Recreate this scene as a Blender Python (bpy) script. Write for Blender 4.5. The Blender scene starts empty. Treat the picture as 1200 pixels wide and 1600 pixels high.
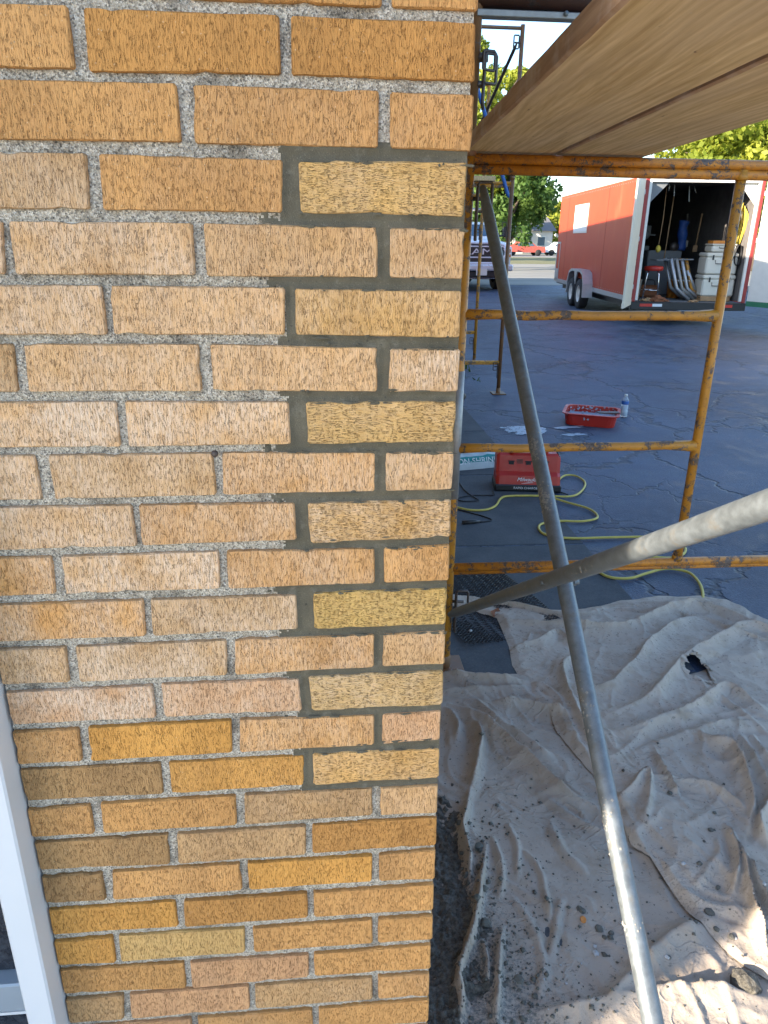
import bpy, bmesh, math, random
import numpy as np
from mathutils import Vector, Matrix
R = math.radians
sc = bpy.context.scene
col = sc.collection
rnd = random.Random(7)
rs = np.random.RandomState(11)

# ------------------------------------------------------------------ camera
cam = bpy.data.cameras.new('camera')
cam_o = bpy.data.objects.new('camera', cam)
col.objects.link(cam_o)
cam.sensor_fit = 'VERTICAL'
cam.sensor_height = 24.0
cam.lens = 24.0 * 1140 / 1600
cam.clip_start = 0.02
cam.clip_end = 2500
cam_o.location = (-0.1724, -0.869, 1.6)
cam_o.rotation_euler = (R(69.43), R(-0.73), R(-5.147))
sc.camera = cam_o

# ------------------------------------------------------------------ light
SUN_AZ = math.atan2(-0.912, -0.41)
SUN_EL = R(17.9)
world = bpy.data.worlds.new('World')
sc.world = world
world.use_nodes = True
wn = world.node_tree
wn.nodes.clear()
wo = wn.nodes.new('ShaderNodeOutputWorld')
wb = wn.nodes.new('ShaderNodeBackground')
sky = wn.nodes.new('ShaderNodeTexSky')
sky.sky_type = 'NISHITA'
sky.sun_disc = False
sky.sun_elevation = SUN_EL
sky.sun_rotation = SUN_AZ
sky.air_density = 1.0
sky.dust_density = .8
sky.ozone_density = 2.6
wn.links.new(sky.outputs[0], wb.inputs[0])
wb.inputs[1].default_value = 0.15
wn.links.new(wb.outputs[0], wo.inputs[0])
sun = bpy.data.lights.new('sun', 'SUN')
sun.energy = 4.6
sun.angle = R(0.53)
sun.color = (1.0, 0.87, 0.70)
sun_o = bpy.data.objects.new('sun', sun)
col.objects.link(sun_o)
sv = Vector((math.sin(SUN_AZ) * math.cos(SUN_EL), math.cos(SUN_AZ) * math.cos(SUN_EL), math.sin(SUN_EL)))
sun_o.rotation_euler = sv.to_track_quat('Z', 'Y').to_euler()
sun_o.location = sv * 30
sc.view_settings.view_transform = 'Standard'
sc.view_settings.look = 'None'
sc.view_settings.gamma = 1
sc.view_settings.use_curve_mapping = False
sc.view_settings.exposure = 1.9

# ------------------------------------------------------------------ helpers
def tag(o, label=None, cat=None, group=None, kind=None):
    if label: o['label'] = label
    if cat: o['category'] = cat
    if group: o['group'] = group
    if kind: o['kind'] = kind
    return o

def empty(name, loc=(0, 0, 0), rz=0.0, label=None, cat=None, group=None, kind=None):
    o = bpy.data.objects.new(name, None)
    o.empty_display_size = 0.1
    o.location = loc
    o.rotation_euler = (0, 0, rz)
    col.objects.link(o)
    return tag(o, label, cat, group, kind)

def link_mesh(name, me, parent=None):
    o = bpy.data.objects.new(name, me)
    col.objects.link(o)
    if parent: o.parent = parent
    return o

def copy_tree(o, parent=None):
    c = o.copy()
    col.objects.link(c)
    c.parent = parent
    for ch in [x for x in bpy.data.objects if x.parent == o]:
        copy_tree(ch, c)
    return c

def basis(d):
    d = Vector(d).normalized()
    a = Vector((0, 0, 1)) if abs(d.z) < 0.9 else Vector((1, 0, 0))
    u = d.cross(a).normalized()
    return u, d.cross(u).normalized(), d

class MB:
    """collects shapes and links them as one mesh object"""
    def __init__(s):
        s.v = []; s.f = []; s.m = []; s.sm = []; s.cur = 0; s.smooth = False
    def add(s, vs, fs, smooth=None):
        o = len(s.v)
        s.v += [tuple(v) for v in vs]
        for f in fs:
            s.f.append([i + o for i in f]); s.m.append(s.cur); s.sm.append(s.smooth if smooth is None else smooth)
        return s
    def box(s, c, d, rot=None, bev=0.0):
        x, y, z = [k / 2 for k in d]
        M = rot.to_3x3() if rot is not None else Matrix.Identity(3)
        c = Vector(c)
        if bev <= 0:
            vs = [Vector((i * x, j * y, k * z)) for i in (-1, 1) for j in (-1, 1) for k in (-1, 1)]
            fs = [(0, 1, 3, 2), (4, 6, 7, 5), (0, 4, 5, 1), (2, 3, 7, 6), (0, 2, 6, 4), (1, 5, 7, 3)]
        else:
            b = min(bev, x * .9, y * .9, z * .9)
            vs = []; idx = {}
            for i in (-1, 1):
                for j in (-1, 1):
                    for k in (-1, 1):
                        for a in range(3):
                            p = [i * (x - b), j * (y - b), k * (z - b)]
                            p[a] = (i * x, j * y, k * z)[a]
                            idx[(i, j, k, a)] = len(vs); vs.append(Vector(p))
            fs = []
            for a in range(3):
                for sgn in (-1, 1):
                    o2 = [q for q in range(3) if q != a]
                    ring = []
                    for (p, q) in ((-1, -1), (1, -1), (1, 1), (-1, 1)):
                        key = [0, 0, 0]; key[a] = sgn; key[o2[0]] = p; key[o2[1]] = q
                        ring.append(idx[(key[0], key[1], key[2], a)])
                    if (sgn > 0) != (a != 1): ring = ring[::-1]
                    fs.append(ring)
            for i in (-1, 1):
                for j in (-1, 1):
                    for k in (-1, 1):
                        t = [idx[(i, j, k, a)] for a in range(3)]
                        fs.append(t if i * j * k > 0 else t[::-1])
            for a in range(3):
                o2 = [q for q in range(3) if q != a]
                for p in (-1, 1):
                    for q in (-1, 1):
                        def I(e, aa):
                            key = [0, 0, 0]; key[a] = e; key[o2[0]] = p; key[o2[1]] = q
                            return idx[(key[0], key[1], key[2], aa)]
                        fs.append([I(-1, o2[0]), I(1, o2[0]), I(1, o2[1]), I(-1, o2[1])])
        return s.add([c + M @ v for v in vs], fs, False)
    def tube(s, pts, r, n=10, cap=True, closed=False, smooth=True, flat=None):
        pts = [Vector(p) for p in pts]
        N = len(pts)
        rr = r if isinstance(r, (list, tuple)) else [r] * N
        vs = []; fs = []
        pu = None
        for i, p in enumerate(pts):
            if closed: d = pts[(i + 1) % N] - pts[i - 1]
            else: d = pts[min(i + 1, N - 1)] - pts[max(i - 1, 0)]
            if d.length < 1e-9: d = Vector((0, 0, 1))
            d.normalize()
            if pu is None: u, w, _ = basis(d)
            else:
                u = pu - d * pu.dot(d)
                if u.length < 1e-6: u, w, _ = basis(d)
                u.normalize(); w = d.cross(u)
            pu = u
            for k in range(n):
                a = 2 * math.pi * k / n
                vs.append(p + (u * math.cos(a) + w * math.sin(a)) * rr[i])
        M = N if closed else N - 1
        for i in range(M):
            j = (i + 1) % N
            for k in range(n):
                l = (k + 1) % n
                fs.append((i * n + k, i * n + l, j * n + l, j * n + k))
        s.add(vs, fs, smooth)
        if cap and not closed:
            o = len(s.v) - len(vs)
            s.f.append([o + k for k in range(n)][::-1]); s.m.append(s.cur); s.sm.append(False)
            s.f.append([o + (N - 1) * n + k for k in range(n)]); s.m.append(s.cur); s.sm.append(False)
        return s
    def lathe(s, prof, c=(0, 0, 0), n=16, axis=(0, 0, 1), smooth=True):
        u, w, d = basis(axis)
        c = Vector(c); vs = []; fs = []
        for (r, h) in prof:
            for k in range(n):
                a = 2 * math.pi * k / n
                vs.append(c + d * h + (u * math.cos(a) + w * math.sin(a)) * max(r, 1e-5))
        for i in range(len(prof) - 1):
            for k in range(n):
                l = (k + 1) % n
                fs.append((i * n + k, i * n + l, (i + 1) * n + l, (i + 1) * n + k))
        return s.add(vs, fs, smooth)
    def prism(s, poly, a, b, axis=1):
        """poly: 2D outline; extruded along axis (0 x, 1 y, 2 z) from a to b"""
        def P(p, t):
            return {0: (t, p[0], p[1]), 1: (p[0], t, p[1]), 2: (p[0], p[1], t)}[axis]
        n = len(poly)
        vs = [P(p, a) for p in poly] + [P(p, b) for p in poly]
        fs = [list(range(n)), list(range(n, 2 * n))[::-1]] + [(i, (i + 1) % n, n + (i + 1) % n, n + i)[::-1] for i in range(n)]
        return s.add(vs, fs, False)
    def build(s, name, mats, parent=None, fixn=True):
        me = bpy.data.meshes.new(name)
        me.from_pydata(s.v, [], s.f)
        if not isinstance(mats, (list, tuple)): mats = [mats]
        for m in mats: me.materials.append(m)
        me.polygons.foreach_set('material_index', s.m)
        me.polygons.foreach_set('use_smooth', s.sm)
        me.update()
        if fixn and len(s.f) < 20000:
            bm = bmesh.new(); bm.from_mesh(me)
            bmesh.ops.recalc_face_normals(bm, faces=bm.faces)
            bm.to_mesh(me); bm.free()
        return link_mesh(name, me, parent)

def np_mesh(name, V, F, mats, parent=None, smooth=False, attrs=None):
    me = bpy.data.meshes.new(name)
    V = np.asarray(V, dtype=np.float32); F = np.asarray(F, dtype=np.int32)
    k = F.shape[1]
    me.vertices.add(len(V)); me.vertices.foreach_set('co', V.ravel())
    me.loops.add(F.size); me.loops.foreach_set('vertex_index', F.ravel())
    me.polygons.add(len(F))
    me.polygons.foreach_set('loop_start', np.arange(len(F), dtype=np.int32) * k)
    me.polygons.foreach_set('loop_total', np.full(len(F), k, dtype=np.int32))
    if smooth: me.polygons.foreach_set('use_smooth', np.ones(len(F), dtype=bool))
    if not isinstance(mats, (list, tuple)): mats = [mats]
    for m in mats: me.materials.append(m)
    me.update(calc_edges=True)
    for an, av in (attrs or {}).items():
        av = np.asarray(av, dtype=np.float32)
        if av.ndim == 1:
            a = me.attributes.new(an, 'FLOAT', 'POINT'); a.data.foreach_set('value', av)
        else:
            a = me.attributes.new(an, 'FLOAT_COLOR', 'POINT'); a.data.foreach_set('color', av.ravel())
    return link_mesh(name, me, parent)

def text_obj(name, body, size, mat, parent, loc, rot, extrude=0.0006, align='CENTER', sx=1.0, shear=0.0):
    cu = bpy.data.curves.new(name, 'FONT')
    cu.body = body; cu.size = size; cu.extrude = extrude; cu.align_x = align; cu.align_y = 'CENTER'; cu.shear = shear
    tmp = bpy.data.objects.new('tmp_text', cu)
    col.objects.link(tmp)
    bpy.context.view_layer.update()
    me = bpy.data.meshes.new_from_object(tmp.evaluated_get(bpy.context.evaluated_depsgraph_get()))
    bpy.data.objects.remove(tmp)
    me.materials.clear(); me.materials.append(mat)
    o = link_mesh(name, me, parent)
    o.location = loc; o.rotation_euler = rot; o.scale = (sx, 1, 1)
    return o

# value noise in numpy
def vnoise(x, y, seed=0):
    x = np.asarray(x, float); y = np.asarray(y, float)
    tab = np.random.RandomState(seed).rand(256, 256)
    xi = np.floor(x).astype(int); yi = np.floor(y).astype(int)
    fx = x - xi; fy = y - yi
    fx = fx * fx * fx * (fx * (fx * 6 - 15) + 10); fy = fy * fy * fy * (fy * (fy * 6 - 15) + 10)
    g = lambda a, b: tab[a % 256, b % 256]
    return (g(xi, yi) * (1 - fx) + g(xi + 1, yi) * fx) * (1 - fy) + (g(xi, yi + 1) * (1 - fx) + g(xi + 1, yi + 1) * fx) * fy
def fbm(x, y, oct=4, seed=0, gain=.5):
    s = 0; a = 1; t = 0
    for i in range(oct):
        s = s + a * vnoise(x * 2 ** i + 17.3 * i, y * 2 ** i - 9.1 * i, seed + i); t += a; a *= gain
    return s / t

# ------------------------------------------------------------------ node helper
class N:
    def __init__(s, name, rough=0.8, metal=0.0, spec=None):
        s.mat = bpy.data.materials.new(name); s.mat.use_nodes = True
        s.t = s.mat.node_tree; s.p = s.t.nodes['Principled BSDF']
        s.set('Roughness', rough); s.set('Metallic', metal)
        if spec is not None: s.set('Specular IOR Level', spec)
        s._tc = None
    def set(s, k, v):
        i = s.p.inputs[k]
        if hasattr(v, 'is_linked') or isinstance(v, bpy.types.NodeSocket): s.t.links.new(v, i)
        else: i.default_value = (*v, 1) if isinstance(v, tuple) and len(v) == 3 else v
        return s
    def node(s, t, **k):
        n = s.t.nodes.new(t)
        for a, b in k.items(): setattr(n, a, b)
        return n
    def wire(s, v, i):
        if isinstance(v, bpy.types.NodeSocket): s.t.links.new(v, i)
        elif v is not None:
            if i.type == 'RGBA' and not hasattr(v, '__len__'): v = (v, v, v, 1)
            if i.type == 'RGBA' and len(v) == 3: v = (*v, 1)
            i.default_value = v
    def tc(s, k='Object'):
        if s._tc is None: s._tc = s.node('ShaderNodeTexCoord')
        return s._tc.outputs[k]
    def pos(s): return s.node('ShaderNodeNewGeometry').outputs['Position']
    def obj(s, k): return s.node('ShaderNodeObjectInfo').outputs[k]
    def attr(s, k, out='Fac'): return s.node('ShaderNodeAttribute', attribute_name=k).outputs[out]
    def vm(s, op, a, b=None):
        n = s.node('ShaderNodeVectorMath', operation=op); s.wire(a, n.inputs[0])
        if b is not None: s.wire(b, n.inputs[1])
        return n.outputs[0]
    def scale(s, v, xyz): return s.vm('MULTIPLY', v, xyz)
    def noise(s, v, sc_=1.0, det=2.0, rough=.5, dist=0.0, out='Fac'):
        n = s.node('ShaderNodeTexNoise'); s.wire(v, n.inputs['Vector'])
        n.inputs['Scale'].default_value = sc_; n.inputs['Detail'].default_value = det
        n.inputs['Roughness'].default_value = rough; n.inputs['Distortion'].default_value = dist
        return n.outputs[out]
    def voro(s, v, sc_=1.0, feat='F1', rnd_=1.0, out='Distance'):
        n = s.node('ShaderNodeTexVoronoi', feature=feat); s.wire(v, n.inputs['Vector'])
        n.inputs['Scale'].default_value = sc_; n.inputs['Randomness'].default_value = rnd_
        return n.outputs[out]
    def m(s, op, a, b=None, c=None, clamp=False):
        n = s.node('ShaderNodeMath', operation=op, use_clamp=clamp); s.wire(a, n.inputs[0])
        if b is not None: s.wire(b, n.inputs[1])
        if c is not None: s.wire(c, n.inputs[2])
        return n.outputs[0]
    def step(s, v, a, b, lo=0.0, hi=1.0):
        n = s.node('ShaderNodeMapRange', clamp=True); s.wire(v, n.inputs[0])
        for i, q in zip((1, 2, 3, 4), (a, b, lo, hi)): s.wire(q, n.inputs[i])
        return n.outputs[0]
    def mix(s, f, a, b, mode='MIX'):
        n = s.node('ShaderNodeMix', data_type='RGBA', blend_type=mode)
        s.wire(f, n.inputs[0]); s.wire(a, n.inputs[6]); s.wire(b, n.inputs[7])
        return n.outputs[2]
    def bump(s, h, strength=1.0, dist=0.001, prev=None):
        n = s.node('ShaderNodeBump'); s.wire(h, n.inputs['Height'])
        n.inputs['Strength'].default_value = strength; n.inputs['Distance'].default_value = dist
        if prev is not None: s.wire(prev, n.inputs['Normal'])
        s.t.links.new(n.outputs[0], s.p.inputs['Normal']); return n.outputs[0]
    def color(s, v): s.wire(v, s.p.inputs['Base Color']); return s

def plain(name, c, rough=.6, metal=0.0, var=.12, sc_=12, spec=None, bump=0.0):
    n = N(name, rough, metal, spec)
    f = n.noise(n.tc(), sc_, 4)
    n.color(n.mix(f, tuple(k * (1 - var) for k in c), tuple(min(1, k * (1 + var)) for k in c)))
    n.set('Roughness', n.step(n.noise(n.tc(), sc_ * 2.3, 3), .3, .7, max(0, rough - .1), min(1, rough + .1)))
    if bump: n.bump(n.noise(n.tc(), sc_ * 6, 3), .5, bump)
    return n.mat
# ------------------------------------------------------------------ materials
M = {}
def mk_brick(name, replaced=False, use_attr=False):
    n = N(name, .88, spec=.25)
    ro = n.obj('Random')
    base = n.attr('tone', 'Color') if use_attr else n.obj('Color')
    alpha = n.attr('tone', 'Alpha') if use_attr else n.obj('Alpha')
    off = n.vm('ADD', n.tc(), n.vm('SCALE', (1, 1, 1)))
    if use_attr: v = n.pos()
    else:
        comb = n.node('ShaderNodeCombineXYZ'); r7 = n.m('MULTIPLY', ro, 37.0)
        for i in range(3): n.wire(r7, comb.inputs[i])
        v = n.vm('ADD', n.tc(), comb.outputs[0])
    sxyz = (100, 100, 560) if replaced else (760, 760, 85)
    wob = n.noise(v, 60, 2, out='Color')
    vd = n.vm('ADD', v, n.scale(wob, (.0012, .0012, .0012) if not replaced else (.0028, .0028, .0028)))
    s1 = n.noise(n.scale(vd, sxyz), 1, 3.0, .55)
    s2 = n.noise(n.scale(vd, tuple(k * 1.9 for k in sxyz)), 1, 2)
    crack = n.step(n.m('ABSOLUTE', n.m('SUBTRACT', s1, .5)), .008, .030, 1, 0)
    gate = n.step(n.noise(n.scale(v, (210, 210, 120)), 1, 2), .40, .58)
    crack = n.m('MULTIPLY', crack, gate)
    pit = n.step(s2, .62, .70)
    # bands of tone that run up the face, and soft blotches
    band = n.noise(n.scale(v, (16, 16, 2.0)), 1, 3)
    blot = n.noise(v, 34, 4)
    c = n.mix(n.step(band, .32, .68), n.mix(1, base, (.86, .84, .82), 'MULTIPLY'), n.mix(1, base, (1.08, 1.06, 1.02), 'MULTIPLY'))
    c = n.mix(n.step(blot, .40, .75, 0, .28), c, n.mix(1, base, (.80, .72, .62), 'MULTIPLY'))
    fine = n.noise(n.scale(v, tuple(k * 1.2 for k in sxyz)), 1, 4, .7)
    c = n.mix(n.step(fine, .3, .7, 0, .6), n.mix(1, c, (1.10, 1.09, 1.08), 'MULTIPLY'), n.mix(1, c, (.82, .74, .66), 'MULTIPLY'))
    # lime bloom: pale streaks, stronger where the brick's alpha says so
    wh = n.noise(n.scale(vd, (420, 420, 70) if not replaced else (120, 120, 240)), 1, 3, .65)
    patch = n.noise(v, 19, 3)
    wl = n.m('MULTIPLY', alpha, n.step(patch, .26, .60, .05, 1.1))
    wm = n.m('MULTIPLY', wl, n.step(wh, .36, .64, .35, 1.0), clamp=True)
    c = n.mix(wm, c, (.80, .63, .475))
    # grit specks
    sp = n.voro(v, 330, out='Color'); spd = n.voro(v, 330)
    sepn = n.node('ShaderNodeSeparateColor'); n.wire(sp, sepn.inputs[0])
    lt = n.m('MULTIPLY', n.step(sepn.outputs[0], .93, .95), n.step(spd, .18, .3, 1, 0))
    dk = n.m('MULTIPLY', n.step(sepn.outputs[1], .95, .96), n.step(spd, .14, .24, 1, 0))
    c = n.mix(n.m('MULTIPLY', lt, .45), c, (.72, .6, .42))
    c = n.mix(n.m('MULTIPLY', dk, .7), c, (.09, .06, .045))
    c = n.mix(n.m('MULTIPLY', crack, .58 if not replaced else .46), c, n.mix(1, c, (.27, .20, .15), 'MULTIPLY'))
    c = n.mix(n.m('MULTIPLY', pit, .18), c, n.mix(1, c, (.4, .32, .26), 'MULTIPLY'))
    n.color(c)
    h = n.m('SUBTRACT', n.m('ADD', n.m('MULTIPLY', s1, .9), n.m('MULTIPLY', fine, .5)), n.m('MULTIPLY', crack, .9))
    n.bump(h, 1.0, .0019 if not replaced else .0026)
    return n.mat
M['brick'] = mk_brick('brick_face')
M['brick_new'] = mk_brick('replacement_brick_face', True)
M['brick_attr'] = mk_brick('brick_field_face', use_attr=True)

n = N('old_mortar', .95, spec=.2)
v = n.pos()
g1 = n.noise(v, 520, 3, .7); g2 = n.voro(v, 520, out='Color'); gd = n.voro(v, 520)
sp = n.node('ShaderNodeSeparateColor'); n.wire(g2, sp.inputs[0])
c = n.mix(n.step(g1, .35, .66), (.30, .27, .22), (.56, .515, .43))
c = n.mix(n.step(sp.outputs[0], .70, .74, 0, .85), c, (.66, .62, .54))
c = n.mix(n.step(sp.outputs[1], .80, .83, 0, .7), c, (.11, .105, .095))
c = n.mix(n.step(n.noise(v, 26, 4), .50, .70, 0, .75), c, n.mix(1, c, (.36, .35, .34), 'MULTIPLY'))
n.color(c); n.bump(n.m('ADD', g1, n.m('MULTIPLY', gd, .8)), 1, .0016)
M['mortar'] = n.mat
n = N('fresh_mortar', .82, spec=.35)
v = n.pos()
g1 = n.noise(v, 640, 3, .6); g0 = n.noise(v, 22, 4)
c = n.mix(n.step(g0, .3, .7), (.085, .077, .054), (.125, .114, .082))
c = n.mix(n.step(g1, .40, .75, 0, .5), c, (.065, .060, .043))
sp2 = n.noise(v, 950, 1)
c = n.mix(n.step(sp2, .66, .76, 0, .6), c, (.28, .26, .20))
c = n.mix(n.step(n.noise(v, 55, 4, .7), .56, .70, 0, .55), c, (.19, .18, .145))
c = n.mix(n.step(n.noise(v, 180, 2), .70, .74, 0, .8), c, (.04, .038, .03))
n.color(c); n.bump(n.m('ADD', g1, n.m('MULTIPLY', sp2, .5)), .8, .0007)
M['fresh'] = n.mat
M['core'] = plain('masonry_core', (.30, .29, .27), .95)

# asphalt, old, patched and cracked, with the blue of the shade in its colour
n = N('asphalt', .74, spec=.5)
v = n.pos()
big = n.noise(v, .55, 5, .6); mid = n.noise(v, 3.1, 5, .65); fine = n.noise(v, 90, 3, .7); agg = n.voro(v, 150)
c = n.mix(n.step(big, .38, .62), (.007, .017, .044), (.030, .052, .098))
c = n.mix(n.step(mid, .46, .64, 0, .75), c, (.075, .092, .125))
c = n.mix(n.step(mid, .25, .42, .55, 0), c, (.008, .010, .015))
c = n.mix(n.step(fine, .42, .66, 0, .75), c, n.mix(1, c, (2.3, 2.2, 2.1), 'MULTIPLY'))
wv = n.vm('ADD', v, n.scale(n.noise(v, 2.2, 4, .6, out='Color'), (.75, .75, 0)))
cr = n.step(n.voro(n.scale(wv, (.55, .55, 0)), 1, 'DISTANCE_TO_EDGE'), .004, .014, 1, 0)
cr2 = n.step(n.voro(n.scale(wv, (2.1, 2.1, 0)), 1, 'DISTANCE_TO_EDGE'), .008, .03, 1, 0)
cr2 = n.m('MULTIPLY', cr2, n.step(n.noise(v, .8, 2), .52, .62))
crk = n.m('MAXIMUM', cr, cr2)
c = n.mix(n.m('MULTIPLY', crk, .5), c, (.012, .012, .013))
n.color(c)
n.set('Roughness', n.step(mid, .3, .7, .46, .75))
n.bump(n.m('SUBTRACT', n.m('ADD', n.m('MULTIPLY', fine, .5), n.m('MULTIPLY', agg, .5)), n.m('MULTIPLY', crk, 3.0)), .8, .004)
M['asphalt'] = n.mat
n = N('far_asphalt', .9)
v = n.pos()
n.color(n.mix(n.step(n.noise(n.scale(v, (.12, .4, 1)), 1, 4), .35, .7), (.20, .19, .17), (.30, .28, .24)))
M['far_asphalt'] = n.mat

n = N('concrete_slab', .85, spec=.35)
v = n.pos()
a = n.noise(v, 5, 5, .6); b = n.noise(v, 160, 3, .7); d = n.noise(v, 38, 4, .65)
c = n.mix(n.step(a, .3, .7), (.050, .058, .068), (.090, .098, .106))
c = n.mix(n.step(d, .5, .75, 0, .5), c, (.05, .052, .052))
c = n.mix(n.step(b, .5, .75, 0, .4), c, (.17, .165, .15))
n.color(c); n.bump(n.m('ADD', b, d), .6, .0016)
M['concrete'] = n.mat
M['pale_concrete'] = plain('pale_bounce_concrete', (.46, .42, .35), .9, 0, .12, 3, bump=.002)  # kept pale so the unseen forecourt throws sun back up

def canvas(name, base, dirty):
    n = N(name, .93, spec=.15)
    v = n.pos()
    a = n.noise(v, 4.5, 5, .6); b = n.noise(v, 14, 5, .65); f = n.noise(v, 420, 2, .6)
    c = n.mix(n.step(a, .32, .68), tuple(k * .84 for k in base), base)
    c = n.mix(n.step(b, .52, .74, 0, .55), c, (.30, .235, .165))
    c = n.mix(n.step(n.noise(v, 9, 3), .60, .74, 0, .45), c, (.27, .21, .15))
    c = n.mix(n.step(n.noise(v, 62, 4, .75), .60, .66, 0, .75), c, (.17, .15, .13))
    dt = n.attr('dirt')
    gr = n.noise(v, 120, 4, .75)
    dm = n.step(n.m('ADD', dt, n.m('MULTIPLY', n.m('SUBTRACT', gr, .5), 1.3)), .40, .60, 0, .85)
    c = n.mix(dm, c, n.mix(n.noise(v, 300, 2), (.09, .088, .08), (.21, .205, .19)))
    n.color(c)
    h = n.m('ADD', n.m('MULTIPLY', f, .15), n.m('ADD', n.noise(n.vm('ADD', v, n.scale(n.noise(v, 8, 2, out='Color'), (.08, .08, 0))), 48, 4, .6), n.m('MULTIPLY', n.noise(v, 150, 3), .35)))
    cz = n.vm('ADD', v, n.scale(n.noise(v, 5, 3, out='Color'), (.16, .16, 0)))
    cr_ = n.m('MULTIPLY', n.step(n.m('ABSOLUTE', n.m('SUBTRACT', n.noise(n.scale(cz, (9, 19, 9)), 1, 3, .55), .5)), 0, .05, 1, 0), n.step(n.noise(v, 6, 2), .42, .6))
    n.bump(n.m('ADD', n.m('MULTIPLY', h, .55), n.m('MULTIPLY', cr_, .55)), .7, .006)
    return n.mat
M['canvas'] = canvas('drop_cloth_canvas', (.50, .42, .345), 0)
M['canvas2'] = canvas('dirty_canvas', (.44, .37, .305), 1)
n = N('wet_mortar_debris', .8, spec=.4)
v = n.pos()
g = n.noise(v, 70, 5, .75)
c = n.mix(n.step(g, .35, .65), (.055, .050, .040), (.22, .20, .165))
c = n.mix(n.step(n.noise(v, 260, 3, .7), .58, .70, 0, .7), c, (.24, .235, .22))
n.color(c); n.bump(n.m('ADD', g, n.noise(v, 300, 3, .7)), 1, .006)
M['debris'] = n.mat
M['stone'] = plain('pale_stone', (.42, .42, .42), .8, sc_=90, bump=.002)
M['clump'] = plain('grey_mortar_lump', (.13, .125, .105), .9, var=.45, sc_=120, bump=.006)

def paint(name, base, under=(.075, .055, .045), rustc=(.24, .085, .025), chips=.6, rust=.75):
    n = N(name, .5, spec=.5)
    v = n.vm('ADD', n.pos(), (3.1, 1.7, .4))
    a = n.noise(v, 30, 6, .8); b = n.noise(v, 130, 4, .7); k = n.noise(v, 7, 3)
    c = n.mix(n.step(n.noise(v, 14, 3), .3, .7), base, tuple(q * .72 for q in base))
    c = n.mix(n.step(n.noise(v, 45, 5, .75), .50 + (1 - rust) * .2, .68 + (1 - rust) * .2, 0, .85), c, rustc)
    chip = n.step(n.m('ADD', a, n.m('MULTIPLY', n.m('SUBTRACT', k, .5), .55)), .655 - chips * .13, .67 - chips * .13)
    c = n.mix(chip, c, n.mix(n.step(b, .4, .6), under, tuple(q * 2.2 for q in under)))
    sp = n.step(n.noise(v, 210, 2), .68, .72)
    c = n.mix(sp, c, (.035, .028, .022))
    n.color(c)
    n.set('Roughness', n.m('ADD', n.m('MULTIPLY', chip, .3), .45))
    n.bump(n.m('SUBTRACT', n.m('MULTIPLY', b, .3), n.m('ADD', chip, sp)), .6, .0012)
    return n.mat
M['yellow'] = paint('worn_yellow_paint', (.54, .235, .020), chips=.85)
M['orange'] = paint('rusty_orange_paint', (.58, .22, .016), chips=.75, rust=1.1)
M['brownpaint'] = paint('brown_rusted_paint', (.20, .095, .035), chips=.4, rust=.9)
M['darkrust'] = paint('dark_red_brown_steel', (.062, .026, .02), (.03, .02, .018), (.10, .045, .03), .3, .5)
n = N('galvanised_tube', .42, .85)
v = n.pos()
a = n.noise(n.scale(v, (40, 40, 40)), 1, 5, .7); b = n.noise(v, 260, 3, .7)
c = n.mix(n.step(a, .35, .7), (.13, .15, .165), (.21, .24, .265))
c = n.mix(n.step(n.noise(v, 18, 4, .7), .56, .68, 0, .6), c, (.15, .13, .10))
c = n.mix(n.step(b, .66, .74, 0, .35), c, (.30, .30, .28))
n.color(c); n.set('Roughness', n.step(a, .3, .7, .42, .62))
n.set('Metallic', n.step(n.noise(v, 18, 4, .7), .54, .68, .50, .25))
n.bump(n.m('ADD', b, a), .5, .0006)
M['galv'] = n.mat
M['steel'] = plain('dark_steel', (.10, .085, .08), .5, .7, .3, 40, bump=.001)
M['dull_steel'] = plain('dull_steel', (.30, .29, .28), .5, .6, .25, 40, bump=.0008)
M['splat'] = plain('dried_cement_splash', (.26, .25, .23), .95, 0, .2, 90, bump=.002)

n = N('plank_wood', .78, spec=.3)
v = n.tc()
ro = n.obj('Random')
w1 = n.vm('ADD', v, n.scale(n.noise(n.scale(v, (5, 1.2, 5)), 1, 3, out='Color'), (.05, .0, .05)))
gr = n.noise(n.scale(w1, (75, 2.6, 75)), 1, 4, .65)
gl = n.node('ShaderNodeTexWave', wave_type='BANDS', bands_direction='X'); n.wire(n.scale(w1, (1, .10, 1)), gl.inputs['Vector'])
gl.inputs['Scale'].default_value = 15; gl.inputs['Distortion'].default_value = 11; gl.inputs['Detail'].default_value = 3; gl.inputs['Detail Scale'].default_value = 1.2
c = n.mix(n.step(gr, .3, .7), (.46, .31, .13), (.78, .585, .32))
c = n.mix(n.step(gl.outputs['Fac'], .1, .55, .32, 0), c, (.42, .27, .12))
c = n.mix(n.step(n.noise(n.scale(v, (5, 1.4, 5)), 1, 3), .42, .7, 0, .5), c, (.52, .40, .27))
c = n.mix(n.step(n.noise(n.scale(v, (42, 17, 42)), 1, 3), .70, .74, 0, .8), c, (.13, .08, .05))
kn = n.voro(n.scale(v, (7, 2.4, 7)), 1)
c = n.mix(n.step(kn, .05, .11, .75, 0), c, (.22, .11, .05))
c = n.mix(n.step(n.noise(v, 130, 2), .735, .76, 0, .8), c, (.50, .48, .44))
n.color(c); n.bump(n.m('ADD', gr, n.m('MULTIPLY', gl.outputs['Fac'], .5)), .7, .0014)
M['plank'] = n.mat
n = N('plank_edge_wood', .8, spec=.3)
v = n.tc()
gr = n.noise(n.scale(v, (8, 3, 70)), 1, 4, .65)
c = n.mix(n.step(gr, .3, .7), (.30, .175, .10), (.52, .35, .22))
c = n.mix(n.step(n.noise(v, 9, 4, .6), .5, .7, 0, .7), c, (.55, .46, .39))
n.color(c); n.bump(gr, .7, .001)
M['plank_edge'] = n.mat
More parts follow.
